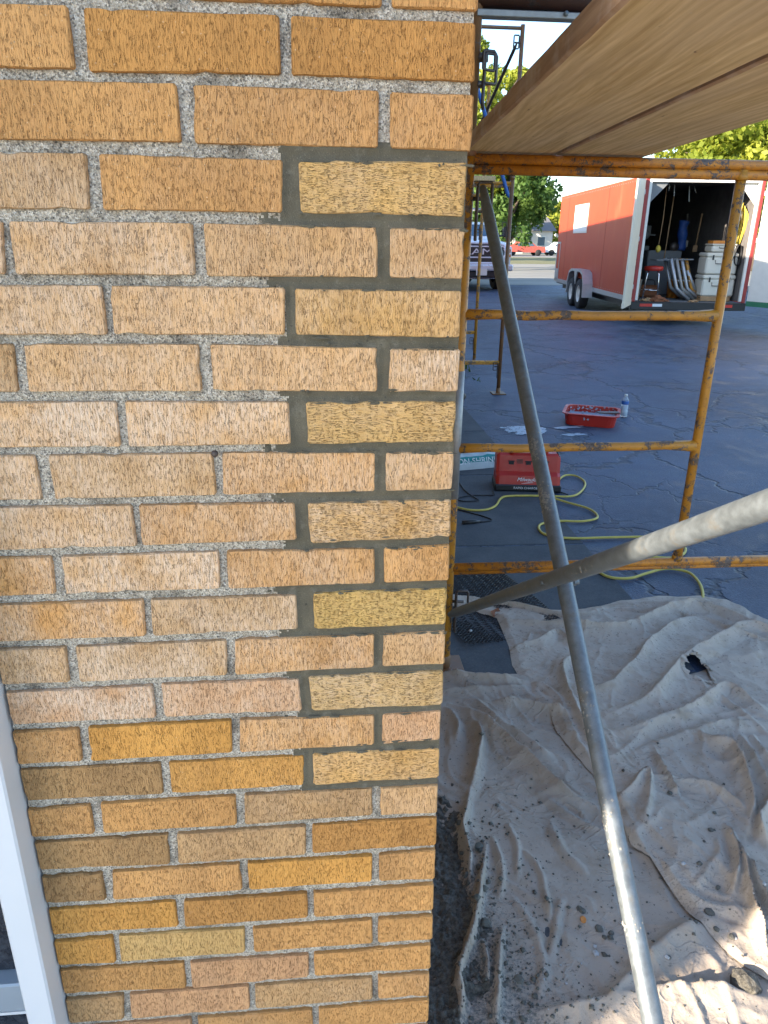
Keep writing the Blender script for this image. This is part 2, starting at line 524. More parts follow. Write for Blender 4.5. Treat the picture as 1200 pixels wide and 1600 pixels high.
M['frame_white'] = plain('white_painted_aluminium', (.62, .66, .70), .45, 0, .05, 6)
M['sill'] = plain('pale_blue_grey_metal', (.30, .36, .42), .5, .2, .15, 9)
n = N('dark_glass', .25, spec=.6)
v = n.pos()
n.color(n.mix(n.step(n.noise(v, 60, 5, .75), .4, .65), (.012, .015, .022), (.05, .06, .075)))
n.bump(n.noise(v, 90, 4, .7), .6, .002)
M['dark_glass'] = n.mat

# vehicles and small things
n = N('truck_white', .28, spec=.6); n.color(n.mix(n.noise(n.tc(), 3, 3), (.68, .71, .74), (.78, .80, .82))); M['truck_white'] = n.mat
M['bright_trim'] = plain('bright_grille_trim', (.62, .64, .68), .35, .25, .05, 5)
M['chrome'] = plain('chrome', (.68, .69, .72), .18, 1.0, .05, 5)
M['black'] = plain('black_plastic', (.018, .018, .02), .45, 0, .2, 30)
M['rubber'] = plain('tyre_rubber', (.022, .022, .023), .85, 0, .25, 40, bump=.003)
M['glass_dark'] = plain('windscreen_glass', (.05, .10, .15), .08, 0, .1, 3, spec=.8)
n = N('red_panel', .45, spec=.2); v = n.tc()
c = n.mix(n.noise(v, 2.4, 4, .6), (.42, .046, .018), (.50, .070, .024))
c = n.mix(n.step(n.noise(n.scale(v, (2, 2, .6)), 1, 4), .62, .7, 0, .25), c, (.50, .17, .08))
n.color(c); M['red_panel'] = n.mat
M['red_trim'] = plain('faded_red_trim', (.30, .035, .03), .5, 0, .25, 12)
M['white_trim'] = plain('white_trim', (.66, .65, .60), .5, 0, .1, 9)
M['cream_panel'] = plain('cream_door_panel', (.68, .63, .50), .6, 0, .08, 4)
M['dark_wall'] = plain('dark_trailer_lining', (.13, .12, .115), .9, 0, .4, 5)
M['inner_panel'] = plain('grey_trailer_lining', (.16, .17, .18), .8, 0, .25, 4)
M['alu'] = plain('dull_aluminium', (.42, .43, .45), .42, .6, .15, 14)
M['tape_red'] = plain('red_reflective_tape', (.55, .03, .02), .4)
M['tape_white'] = plain('white_reflective_tape', (.72, .74, .76), .4)
M['green'] = plain('green_reflection', (.03, .16, .085), .6, 0, .2, 6)  # colour of a green reflection, painted on
M['tool_red'] = plain('red_tool_plastic', (.42, .022, .012), .42, 0, .15, 10)
M['ink_white'] = plain('white_print', (.75, .75, .75), .6, 0, .03)
M['bag'] = plain('white_woven_bag', (.46, .52, .52), .7, 0, .12, 20, bump=.004)
M['teal'] = plain('teal_print', (.01, .21, .19), .6, 0, .1)
M['cord_yellow'] = plain('yellow_cord_jacket', (.52, .42, .09), .6, 0, .15, 30)
M['cord_black'] = plain('black_cord_jacket', (.012, .012, .014), .55)
M['paint_white'] = plain('wet_white_wash', (.34, .40, .47), .5, 0, .1, 20)
M['leafbrown'] = plain('dry_brown_leaf', (.22, .08, .035), .85, 0, .3, 60)
M['amber'] = plain('amber_chip', (.55, .20, .03), .5, 0, .1, 60)
M['blue'] = plain('blue_tarp', (.012, .06, .26), .6, 0, .2, 12)
M['rope_yellow'] = plain('yellow_rope', (.55, .42, .06), .8, 0, .25, 40)
M['cooler'] = plain('cream_cooler_plastic', (.62, .59, .50), .5, 0, .06, 6)
M['wood'] = plain('raw_timber', (.34, .21, .11), .85, 0, .3, 18, bump=.002)
n = N('clear_plastic', .05); n.color((.75, .85, .95)); n.set('Transmission Weight', .75); n.set('IOR', 1.25); M['clear'] = n.mat
M['label_blue'] = plain('blue_label', (.02, .11, .38), .45)
def leafmat(name, a, b, t):
    n = N(name, .6, spec=.3)
    f = n.attr('v'); n.color(n.mix(f, a, b))
    tr = n.node('ShaderNodeBsdfTranslucent'); n.wire(n.mix(f, tuple(k * 1.5 for k in a), tuple(k * 1.5 for k in b)), tr.inputs[0])
    ms = n.node('ShaderNodeMixShader'); ms.inputs[0].default_value = t
    out = [x for x in n.t.nodes if x.type == 'OUTPUT_MATERIAL'][0]
    n.t.links.new(n.p.outputs[0], ms.inputs[1]); n.t.links.new(tr.outputs[0], ms.inputs[2]); n.t.links.new(ms.outputs[0], out.inputs[0])
    return n.mat
M['leaf_light'] = leafmat('sunny_leaves', (.15, .20, .02), (.34, .36, .05), .5)
M['leaf_dark'] = leafmat('deep_green_leaves', (.035, .085, .02), (.11, .18, .035), .4)
M['bark'] = plain('bark', (.10, .075, .055), .95, 0, .3, 14, bump=.01)
M['grass'] = leafmat('grass_blades', (.05, .09, .02), (.11, .13, .035), .2)
n = N('lawn', .95); v = n.pos()
n.color(n.mix(n.step(n.noise(n.scale(v, (.3, 1, 1)), 1, 5, .65), .3, .7), (.10, .11, .035), (.19, .16, .06))); M['lawn'] = n.mat
M['house_white'] = plain('white_siding', (.60, .58, .54), .8, 0, .08, .8)
M['roof_grey'] = plain('grey_shingle', (.16, .15, .15), .9, 0, .2, 2)
M['car_red'] = plain('red_car_paint', (.42, .09, .07), .3, 0, .05, 2)
# ------------------------------------------------------------------ survey (millimetres)
BRICKS = [[1,-603,1808,-409,1810,-409,1756,-603,1754],[1,-394,1809,-203,1809,-203,1757,-395,1754],[1,-191,1809,-2,1809,0,1756,-192,1757],[2,-504,1744,-310,1746,-309,1692,-504,1690],[2,-293,1745,-101,1745,-102,1691,-295,1691],[2,-89,1744,0,1744,1,1690,-88,1691],[3,-602,1678,-408,1679,-411,1625,-602,1624],[3,-395,1679,-204,1677,-206,1625,-397,1625],[3,-187,1676,-3,1679,-5,1624,-186,1625],[4,-697,1612,-503,1612,-509,1558,-697,1558],[4,-496,1612,-304,1613,-305,1559,-497,1558],[4,-292,1613,-101,1611,-101,1558,-292,1558],[4,-87,1611,-2,1611,-3,1557,-87,1558],[5,-602,1547,-408,1547,-408,1494,-602,1493],[5,-399,1547,-206,1546,-208,1494,-400,1494],[5,-195,1545,-3,1544,-3,1491,-195,1494],[6,-707,1483,-513,1483,-515,1429,-707,1429],[6,-501,1483,-307,1483,-307,1429,-503,1429],[6,-294,1483,-100,1479,-100,1427,-294,1429],[6,-85,1478,-1,1477,-2,1427,-86,1427],[7,-601,1417,-407,1417,-408,1362,-601,1363],[7,-397,1417,-206,1415,-205,1363,-398,1362],[7,-186,1415,-3,1415,-3,1363,-185,1363],[8,-703,1353,-509,1353,-508,1297,-703,1297],[8,-493,1353,-300,1353,-299,1299,-493,1297],[8,-289,1353,-101,1351,-101,1300,-291,1299],[8,-89,1351,-3,1351,-3,1301,-88,1300],[9,-597,1288,-403,1288,-402,1233,-597,1232],[9,-394,1288,-203,1287,-202,1237,-395,1234],[9,-187,1286,-4,1288,-2,1236,-184,1231],[10,-702,1221,-508,1221,-510,1169,-702,1167],[10,-496,1221,-301,1223,-303,1170,-499,1169],[10,-291,1223,-102,1222,-101,1172,-292,1170],[10,-89,1222,-3,1225,-2,1173,-88,1172],[11,-596,1156,-402,1157,-404,1104,-596,1103],[11,-393,1157,-205,1158,-204,1107,-394,1104],[11,-182,1160,-4,1161,-3,1107,-182,1106],[12,-702,1091,-508,1091,-511,1037,-702,1038],[12,-496,1091,-300,1093,-302,1039,-497,1037],[12,-288,1094,-101,1094,-101,1043,-291,1039],[12,-88,1094,-3,1096,-2,1043,-89,1043],[13,-595,1025,-403,1027,-403,975,-595,974],[13,-391,1028,-205,1028,-202,976,-391,975],[13,-191,1031,-4,1033,-2,977,-188,976],[14,-597,961,-509,962,-511,907,-597,907],[14,-496,963,-301,965,-303,910,-499,907],[14,-289,965,-100,963,-100,912,-292,910],[14,-88,963,-4,965,-3,915,-88,912],[15,-597,897,-405,897,-405,842,-597,843],[15,-393,897,-201,898,-203,845,-393,842],[15,-188,901,-3,899,-2,847,-189,845],[16,-597,828,-510,830,-510,777,-598,778],[16,-495,831,-303,833,-304,778,-497,777],[16,-290,833,-102,833,-101,783,-292,778],[16,-89,833,-3,833,-2,780,-90,782],[17,-597,766,-405,768,-408,710,-596,715],[17,-392,768,-202,769,-203,714,-395,711],[17,-192,769,-2,771,-1,716,-193,714],[18,-596,701,-509,702,-509,647,-597,648],[18,-493,702,-304,703,-303,650,-498,647],[18,-292,703,-101,703,-101,651,-292,650],[18,-90,704,-2,707,-1,648,-89,651],[19,-596,634,-407,635,-406,582,-596,584],[19,-393,635,-203,635,-203,584,-396,582],[19,-193,635,-2,636,-1,582,-193,584],[20,-597,568,-508,571,-509,515,-597,519],[20,-499,571,-304,568,-306,516,-501,515],[20,-291,568,-100,569,-99,517,-291,516],[20,-90,569,-1,568,0,516,-90,517],[21,-597,506,-404,503,-405,445,-597,454],[21,-394,503,-204,501,-205,451,-395,445],[21,-195,501,-2,503,0,448,-195,451],[22,-597,439,-506,441,-511,385,-597,386],[22,-496,441,-304,439,-305,385,-498,385],[22,-294,439,-99,437,-98,385,-295,385],[22,-89,437,-2,437,-1,383,-88,385]]
FOLDS_A = [[[[1274,2071],[1429,2035],[1594,1992],[1666,1926],[1720,1834],[1773,1774],[1824,1715]],16,12,30],[[[1176,2020],[1371,1976],[1545,1898],[1631,1783],[1716,1680]],9,12,16],[[[615,1937],[829,1877],[1041,1823],[1197,1852],[1401,1974],[1580,2025],[1684,1986]],24,14,45],[[[600,1710],[731,1737],[837,1810],[879,1727],[916,1673]],14,14,30],[[[753,1430],[872,1379],[1022,1499],[1218,1704],[1404,1855],[1543,1922]],20,22,42],[[[837,1225],[1016,1308],[1235,1507],[1463,1687],[1675,1808],[1806,1828]],20,26,38],[[[797,1120],[921,1146],[1154,1239],[1345,1367],[1384,1302],[1412,1183]],18,22,34],[[[867,1652],[771,1539],[740,1389],[722,1196],[706,996]],22,16,30],[[[594,1441],[661,1415],[689,1273],[676,1095],[689,922]],8,14,18],[[[923,1037],[909,935],[900,849],[903,821]],14,8,14],[[[1116,1097],[1134,1045],[1182,1008],[1150,902],[1115,805],[1071,716],[1026,646]],26,12,26],[[[1251,1070],[1221,942],[1194,827],[1168,735]],16,10,18],[[[1293,1084],[1272,954],[1260,865]],12,10,14],[[[987,678],[959,605],[917,521],[865,445]],20,9,14],[[[990,649],[943,540],[910,441],[879,351],[863,285]],24,8,16],[[[970,582],[948,488],[945,419],[937,365]],22,8,12],[[[1054,598],[1067,667],[1120,738],[1232,838]],26,14,34],[[[691,797],[761,846],[841,911],[820,841],[745,716]],18,12,24],[[[841,911],[929,875],[1015,840],[1058,769],[1044,693]],12,12,22],[[[772,481],[831,528],[888,566],[923,631]],6,12,14],[[[1176,2020],[967,1943],[806,1995],[680,2084],[545,2157]],12,10,26],[[[643,676],[679,627],[713,580],[714,486],[742,371],[769,301]],7,8,14],[[[1285,1350],[1317,1228],[1349,1080]],8,14,16],[[[734,475],[782,432],[837,409],[859,389]],7,16,16],[[[844,1017],[1145,1130],[1390,1148]],8,22,26]]
FOLDS_B = [[[[287,932],[237,790],[213,718],[212,619],[198,533]],24,9,12],[[[272,677],[238,576],[192,445],[166,374],[126,296],[119,244],[103,182]],26,10,11],[[[257,415],[230,342],[209,255],[184,176]],18,8,10],[[[198,392],[200,333],[189,265]],14,8,8],[[[363,669],[396,604],[397,527],[393,463],[380,427]],6,5,8],[[[358,763],[363,669],[333,567]],6,7,8],[[[302,712],[299,591],[274,511]],8,8,10],[[[281,1341],[369,1255],[429,1151],[484,1032],[529,934],[568,858],[632,796]],24,10,38],[[[376,1366],[434,1217],[506,1114],[569,1003]],18,14,36],[[[426,1335],[537,1319],[641,1269],[677,1236]],20,12,26],[[[276,1529],[441,1478],[599,1449]],22,14,28],[[[259,1423],[481,1415],[589,1420]],14,8,18],[[[346,1264],[355,1126],[311,977],[273,883]],26,14,22],[[[256,1331],[296,1220],[264,1093]],16,14,18],[[[480,881],[533,796],[587,728],[634,700]],7,10,14],[[[484,761],[483,642],[523,552]],5,12,12],[[[359,175],[464,224],[576,308],[676,364],[763,396]],20,20,50],[[[270,211],[370,210],[521,219],[676,229],[808,196]],18,14,30],[[[304,508],[332,431],[334,327],[292,238]],5,10,10],[[[436,498],[390,408],[349,326]],4,8,8]]
LEFT_A = [[405,2123],[510,2060],[573,2007],[613,1975],[611,1872],[608,1738],[585,1593],[591,1501],[604,1457],[609,1333],[633,1254],[627,1147],[649,1046],[679,921],[688,864],[680,649],[710,591],[716,506],[744,389],[772,317],[806,266]]
TOP_A = [[421,2255],[615,2196],[721,2123],[879,2037],[1061,2037],[1289,2105],[1479,2139],[1665,2127],[1741,2089],[1793,1958],[1836,1876],[1893,1774]]
CLUMPS = [[783,410,14],[469,448,11],[494,398,11],[520,385,8],[499,375,8],[242,371,3],[261,281,12],[251,671,16],[219,431,14],[251,553,9],[285,556,8],[967,732,7],[919,666,9],[877,623,5],[823,545,9],[839,476,8],[773,360,9],[802,340,9],[912,422,10],[730,381,6],[620,296,7],[596,392,8],[487,712,4],[548,736,4],[464,457,8],[777,233,24],[884,334,9]]
STONES = [[776,678,6],[779,549,8],[469,358,6],[617,296,7],[808,336,5],[944,452,6],[463,337,9],[368,268,4]]
FRESH = [-211,-224,-225,-222,-221,-233,-226,-218,-231,-225,-223,-217,-214,-205]
# ------------------------------------------------------------------ ground
g = MB()
g.add([(-400, -300, 0), (400, -300, 0), (400, 600, 0), (-400, 600, 0)], [(0, 1, 2, 3)])
tag(g.build('asphalt_ground', M['asphalt'], fixn=False), kind='structure')
g = MB(); g.add([(-60, 27.5, .004), (200, 27.5, .004), (200, 53, .004), (-60, 53, .004)], [(0, 1, 2, 3)])
tag(g.build('far_road', M['far_asphalt'], fixn=False), kind='structure')
g = MB(); g.add([(-200, 53, .008), (300, 53, .008), (300, 400, .008), (-200, 400, .008)], [(0, 1, 2, 3)])
tag(g.build('lawn', M['lawn'], fixn=False), kind='structure')
g = MB(); g.add([(-200, 74, .012), (300, 74, .012), (300, 90, .012), (-200, 90, .012)], [(0, 1, 2, 3)])
tag(g.build('distant_road', M['far_asphalt'], fixn=False), kind='structure')
walk = empty('sidewalk', (0, 0, 0), kind='structure')
ys = [-.68, .22, 1.51, 2.80, 4.09, 5.36, 6.65, 7.94, 9.23, 10.5]
for i in range(len(ys) - 1):
    s = MB(); s.box(((.0 + 1.32) / 2, (ys[i] + ys[i + 1]) / 2, -.041), (1.305, ys[i + 1] - ys[i] - .012, .09), bev=.006)
    s.build('slab', M['concrete'], walk)
for k in range(14):  # pale paving out of view, added to bounce sun onto wall and planks
    for j in range(4):
        s = MB(); s.box((-7.2 + k * 1.5, -1.45 - 1.5 * j, -.041), (1.49, 1.49, .09), bev=.006)
        s.build('slab', M['pale_concrete'], walk)
f_ = MB(); f_.box((1.5, -14.5, -.041), (30, 14, .09)); f_.build('bounce_forecourt', M['pale_concrete'], walk)
# grass that has grown in the gap beyond the walk
V = []; F = []; A = []
for k in range(2600):
    y = 7.6 + rnd.random() ** .8 * 14
    x = 1.42 + (y - 8) * .10 + rnd.gauss(0, .16) + .12 * math.sin(y * 1.7)
    if vnoise(x * 2.2, y * 1.1, 5) < .42: continue
    h = rnd.uniform(.03, .11); a = rnd.uniform(0, 6.28); w = rnd.uniform(.006, .016)
    dx, dy = math.cos(a) * w, math.sin(a) * w; tx, ty = rnd.gauss(0, .03), rnd.gauss(0, .03)
    o = len(V); V += [(x - dx, y - dy, 0), (x + dx, y + dy, 0), (x + dx * .3 + tx, y + dy * .3 + ty, h), (x - dx * .3 + tx, y - dy * .3 + ty, h)]
    F.append((o, o + 1, o + 2, o + 3)); A += [rnd.random()] * 4
tag(np_mesh('weeds', V, F, M['grass'], attrs={'v': A}), 'green weeds growing in the gap beside the walk', 'weeds', kind='stuff')

# ------------------------------------------------------------------ brick building
bld = empty('brick_building', (0, 0, 0), label='tan brick building whose corner pier is being repointed with fresh grey mortar', cat='building')
TONE = {  # linear base colours of the kinds of brick on the pier
 'o': (.62, .345, .13), 'O': (.66, .35, .095), 'd': (.53, .28, .09), 't': (.53, .335, .16), 'b': (.43, .27, .125),
 'p': (.64, .395, .185), 'k': (.64, .375, .195), 'Y': (.68, .44, .165), 'y': (.66, .40, .145), 's': (.66, .44, .18), 'z': (.62, .415, .14)}
KINDS = {1: 'o.05 d0 d0', 2: 'o.05 o.1 o.15', 3: 't.35 o.1 Y.2', 4: 'p.6 p.55 p.25 p.35', 5: 'p.65 p.45 y.35', 6: 't.3 p.5 p.35 p.75',
 7: 'p.9 p.75 Y.2', 8: 'p.7 t.55 o.45 p.45', 9: 'p.75 o.5 y.45', 10: 'o.5 p.85 o.4 o.15', 11: 'o.6 t.55 z.1', 12: 't.5 t.75 o.45 p.3',
 13: 'k.85 k.6 s.35', 14: 'o.1 O.0 o.3 k.3', 15: 'b.0 O.05 y.25', 16: 'o.05 o.0 t.15 p.2', 17: 'b.0 t.1 d.0', 18: 'b.0 o.05 O.0 o.05',
 19: 'O.0 d.0 o.0', 20: 'O.0 s.0 o.0 o.0', 21: 'o.0 k.05 o.0', 22: 't.05 k.05 t.1 o.1'}
NEWB = {(3, 2), (7, 2), (9, 2), (11, 2), (13, 2), (15, 2)}      # replacement bricks with rippled faces

def brick_mesh(q, depth, rough, seed, side=True):
    """q: four corners TL TR BR BL (x, z) in metres; outline is slightly uneven, arrises worn"""
    r_ = random.Random(seed)
    cx = sum(p[0] for p in q) / 4; cz = sum(p[1] for p in q) / 4
    out = []
    cr = .0014 + rough * .8
    for a in range(4):
        p0 = Vector(q[a]); p1 = Vector(q[(a + 1) % 4]); d = p1 - p0; L = d.length; d /= L
        nrm = Vector((-d.y, d.x))
        k = max(2, int(L / (.0125 if rough < .0015 else .0085)))
        for i in range(k + 1):
            t = cr + (L - 2 * cr) * i / k
            w = rough * (.5 if i in (0, k) else 1)
            off = (vnoise(t * 90 + seed * 3.1, a * 7.7, 3) - .5) * 1.6 * w + (r_.random() - .5) * w
            if rnd.random() < .025: off += -.0022
            out.append(p0 + d * t - nrm * off * -1)
    n = len(out)
    if (q[1][0] - q[0][0]) > 0: pass
    c = Vector((cx, cz))
    tl = r_.gauss(0, .0018); tz = r_.gauss(0, .004); oy = r_.gauss(0, .0006)
    def Y(p): return oy + (p.x - cx) * tl * .5 + (p.y - cz) * tz
    V = []; 
    for p in out:
        e = (c - p); e.normalize(); pi = p + e * (.0014 + rough * .5)
        V.append((pi.x - cx, Y(p), pi.y - cz))
    for p in out: V.append((p.x - cx, Y(p) + .0018 + rough * .6, p.y - cz))
    for p in out: V.append((p.x - cx, depth, p.y - cz))
    F = [list(range(n))]
    for i in range(n):
        j = (i + 1) % n
        F.append([i, n + i, n + j, j]); F.append([n + i, 2 * n + i, 2 * n + j, n + j])
    F.append([2 * n + i for i in range(n)][::-1])
    me = bpy.data.meshes.new('brick')
    me.from_pydata(V, [], F)
    bm = bmesh.new(); bm.from_mesh(me); bmesh.ops.recalc_face_normals(bm, faces=bm.faces); bm.to_mesh(me); bm.free()
    return me, cx, cz

def place_brick(q, depth, rough, seed, mat, tone, white):
    me, cx, cz = brick_mesh(q, depth, rough, seed)
    me.materials.append(mat)
    o = link_mesh('brick', me, bld)
    o.location = (cx, 0, cz)
    j = random.Random(seed * 13).uniform(.93, 1.07)
    o.color = (tone[0] * j, tone[1] * j, tone[2] * j, white)
    return o

rects = []        # every brick rectangle on the pier's front, for the joints
cnt = {}
for rec in BRICKS:
    r = rec[0]; i = cnt.get(r, 0); cnt[r] = i + 1
    q = [(rec[1 + 2 * k] / 1000, rec[2 + 2 * k] / 1000) for k in range(4)]
    if q[0][0] < -.597:
        q[0] = (-.597, q[0][1]); q[3] = (-.597, q[3][1])
    if q[1][0] - q[0][0] < .02: continue
    kd = KINDS[r].split()
    nb = len([b for b in BRICKS if b[0] == r]); nk = len(kd)
    ki = i - (nb - nk)
    s = kd[max(0, ki)]
    corner = q[1][0] > -.02
    if corner:
        q[1] = (min(q[1][0], .001), q[1][1]); q[2] = (min(q[2][0], .001), q[2][1])
    new = (r, i - (nb - 3)) in NEWB and nb == 3 or (r, i) in NEWB
    new = new and corner
    wide = q[1][0] - q[0][0] > .12
    place_brick(q, .092 if (wide or not corner) else .193, .0012 if new else .0006, r * 10 + i, M['brick_new'] if new else M['brick'], TONE[s[0]], float(s[1:]))
    rects.append((q, new))
# courses above and below the surveyed ones, same bond
PZ = .0653
def reg_row(ri):
    zt = (1.809 - (ri - 1) * PZ); zb = zt - .0545
    res = []
    x1 = 0.0; first = True
    while x1 > -.59:
        w = (.0885 if ri % 2 == 0 else .190) if first else .192
        x0 = max(-.597, x1 - w)
        if x1 - x0 > .03: res.append([(x0, zt), (x1, zt), (x1, zb), (x0, zb)])
        x1 = x0 - .0105; first = False
    return res
for ri in list(range(-6, 1)) + list(range(23, 29)):
    for i, q in enumerate(reg_row(ri)):
        kd = rnd.choice('oootdbOk')
        if ri == 0: kd = 'od'[i % 2]
        cornerb = q[1][0] > -.02; wide = q[1][0] - q[0][0] > .12
        place_brick(q, .193 if (cornerb and not wide) else .092, .0008, 900 + ri * 10 + i, M['brick'], TONE[kd], rnd.uniform(0, .15))
        rects.append((q, False))
# the joints: a fine relief between the bricks, split into old and fresh mortar
S = .0026
X = np.arange(-.596, -.0015, S); Z = np.arange(.02, 2.26, S)
GX, GZ = np.meshgrid(X, Z)
ins = np.full(GX.shape, -1.0)
for q, new in rects:
    x0 = min(q[0][0], q[3][0]); x1 = max(q[1][0], q[2][0]); zt = max(q[0][1], q[1][1]); zb = min(q[2][1], q[3][1])
    ix = slice(max(0, np.searchsorted(X, x0 - .006)), np.searchsorted(X, x1 + .006)); iz = slice(max(0, np.searchsorted(Z, zb - .006)), np.searchsorted(Z, zt + .006))
    gx = GX[iz, ix]; gz = GZ[iz, ix]
    if gx.size == 0: continue
    t = (gx - x0) / (x1 - x0); top = q[0][1] * (1 - t) + q[1][1] * t; bot = q[3][1] * (1 - t) + q[2][1] * t
    lf = q[3][0] + (q[0][0] - q[3][0]) * np.clip((gz - zb) / (zt - zb), 0, 1); rt = q[2][0] + (q[1][0] - q[2][0]) * np.clip((gz - zb) / (zt - zb), 0, 1)
    dd = np.minimum(np.minimum(top - gz, gz - bot), np.minimum(gx - lf, rt - gx))
    ins[iz, ix] = np.maximum(ins[iz, ix], dd)
dist = -ins                                        # distance out into the joint
row_of = (1.809 - GZ) / PZ + 1
fresh = np.zeros(GX.shape, bool)
for r in range(2, 16):
    xl = FRESH[r - 2] / 1000
    zc = 1.809 - r * PZ + .0055
    jit = (fbm(GX * 75, GZ * 110, 4, 5 + r, .65) - .5) * .055 + np.abs(GZ - zc) * .9
    fresh |= (np.abs(GZ - zc) < .019) & (GX > xl + jit)
    if r >= 3:
        zz = (GZ < 1.809 - (r - 1) * PZ + .016) & (GZ > zc - .016)
        fresh |= zz & (GX > (-.2085 if r % 2 else -.112))
fresh &= (GZ > .838 - .006) & (GZ < 1.697)
nz = fbm(GX * 230, GZ * 230, 3, 9) - .5
lo = fbm(GX * 45, GZ * 45, 3, 19) - .5
d01 = np.clip(dist / .0055, 0, 1)
y_old = .0062 - .0012 * d01 + nz * .0032 + lo * .0022
y_new = .0022 + .0022 * d01 + nz * .0011 + lo * .0030 + np.clip(-dist, 0, .003) * .25
Yd = np.where(fresh, y_new, y_old)
def joint_mesh(name, mask, mat, grow):
    ok = (dist > -grow)
    cell = ok[:-1, :-1] & ok[1:, :-1] & ok[:-1, 1:] & ok[1:, 1:] & mask[:-1, :-1]
    idx = -np.ones(GX.shape, int)
    use = np.zeros(GX.shape, bool)
    use[:-1, :-1] |= cell; use[1:, :-1] |= cell; use[:-1, 1:] |= cell; use[1:, 1:] |= cell
    idx[use] = np.arange(use.sum())
    V = np.stack([GX[use], Yd[use], GZ[use]], 1)
    F = np.stack([idx[:-1, :-1][cell], idx[:-1, 1:][cell], idx[1:, 1:][cell], idx[1:, :-1][cell]], 1)
    o = np_mesh(name, V, F, mat, bld, smooth=True)
    o['kind'] = 'stuff'
    return o
joint_mesh('old_mortar', ~fresh, M['mortar'], .004)
joint_mesh('fresh_mortar', fresh, M['fresh'], .004)
V = []; F = []
for q, new in rects:
    zt, zb = q[0][1], q[2][1]
    if not (.82 < zb and zt < 1.70): continue
    for k in range(11):
        e = rnd.random(); x = q[0][0] + (q[1][0] - q[0][0]) * rnd.random()
        if x < -.205: continue
        top = rnd.random() < .6
        if top and abs(zt - 1.697) < .03 and False: continue
        z = (zt if top else zb) + (-1 if top else 1) * rnd.uniform(-.001, .0022)
        w_, h_ = rnd.uniform(.002, .011), rnd.uniform(.0007, .0024)
        o = len(V); m_ = 7
        V.append((x, -.0022, z))
        for a in range(m_):
            g_ = 2 * math.pi * a / m_; kk = rnd.uniform(.6, 1.25)
            V.append((x + w_ * kk * math.cos(g_), .0004, z + h_ * kk * math.sin(g_)))
        F += [(o, o + 1 + a, o + 1 + (a + 1) % m_) for a in range(m_)]
o = np_mesh('mortar_smears', V, F, M['fresh'], bld, smooth=True); o['kind'] = 'stuff'
# the side face (x = 0) and the rest of the front, farther courses joined
EAVE = 4.20; DEPTH = 24.0
def brick_field(name, cells, face):
    V = []; F = []; T = []
    r_ = np.random.RandomState(4)
    keys = list('ooootddbOkp')
    for (a0, a1, z0, z1) in cells:
        d = r_.normal(0, .0006)
        k = TONE[keys[r_.randint(len(keys))]]; j = r_.uniform(.9, 1.08)
        o = len(V); e = .0015
        P = [(a0, z0, .012), (a1, z0, .012), (a1, z1, .012), (a0, z1, .012), (a0 + e, z0 + e, d), (a1 - e, z0 + e, d), (a1 - e, z1 - e, d), (a0 + e, z1 - e, d)]
        for (a, z, dep) in P: V.append((-dep, a, z) if face == 'side' else (a, dep, z))
        F += [(o + 4, o + 5, o + 6, o + 7), (o, o + 1, o + 5, o + 4), (o + 1, o + 2, o + 6, o + 5), (o + 2, o + 3, o + 7, o + 6), (o + 3, o, o + 4, o + 7)]
        T += [(k[0] * j, k[1] * j, k[2] * j, r_.uniform(0, .35))] * 8
    if face != 'side': F = [f[::1] for f in F]
    o = np_mesh(name, V, F, M['brick_attr'], bld, attrs={'tone': np.array(T)})
    o['kind'] = 'stuff'
    return o
cells = []
nrow = int(EAVE / PZ) + 1
for ri in range(-37, 29):
    zt = (1.809 - (ri - 1) * PZ); zb = zt - .0545
    if zt > EAVE or zb < 0: continue
    y = (.1035 if ri % 2 else .2035) if -6 <= ri <= 28 else 0.0
    if y == 0.0: y = 0 if ri % 2 else -.0
    while y < DEPTH - .2:
        cells.append((y, y + .192, zb, zt)); y += .2032
brick_field('side_brickwork', cells, 'side')
cells = []
for ri in range(-37, 29):
    zt = (1.809 - (ri - 1) * PZ); zb = zt - .0545
    if zt > EAVE or zb < 0: continue
    near = -6 <= ri <= 28
    if near:
        x1 = -1.72 - (0 if ri % 2 else .1)
        cells.append((x1 + .0, -1.6 - .0, zb, zt)) if ri % 2 else None
    else: x1 = 0 if ri % 2 else -.0
    if near and ri % 2 == 0: x1 = -1.6
    while x1 > -2.95:
        cells.append((x1 - .192, x1, zb, zt)); x1 -= .2032
brick_field('front_brickwork', cells, 'front')
w = MB()
w.box((-.306, .152, 1.135), (.588, .28, 2.27))
w.build('pier_core', M['core'], bld)
w = MB()
w.box((-.156, .29 + (DEPTH - .3) / 2, EAVE / 2), (.29, DEPTH - .3, EAVE))
w.box((-1.47, .15, (2.26 + EAVE) / 2 + .004), (2.92, .28, EAVE - 2.27))
w.box((-2.30, .15, 1.13), (1.38, .28, 2.26))
w.box((-1.1, 1.4, 1.12), (.98, .1, 2.24))
w.box((-5.0, DEPTH - .15, EAVE / 2), (9.4, .3, EAVE))
w.build('wall_core', M['core'], bld)
w = MB(); w.box((-5.0, DEPTH / 2, EAVE + .06), (10.1, DEPTH + .12, .12)); w.build('roof', M['roof_grey'], bld)
# unseen wing added at the left to keep the sun off the pier
w = MB(); w.box((-5.6, -.14, 2.2), (5.2, 2.46, 4.4)); w.build('shade_wing', M['core'], bld)
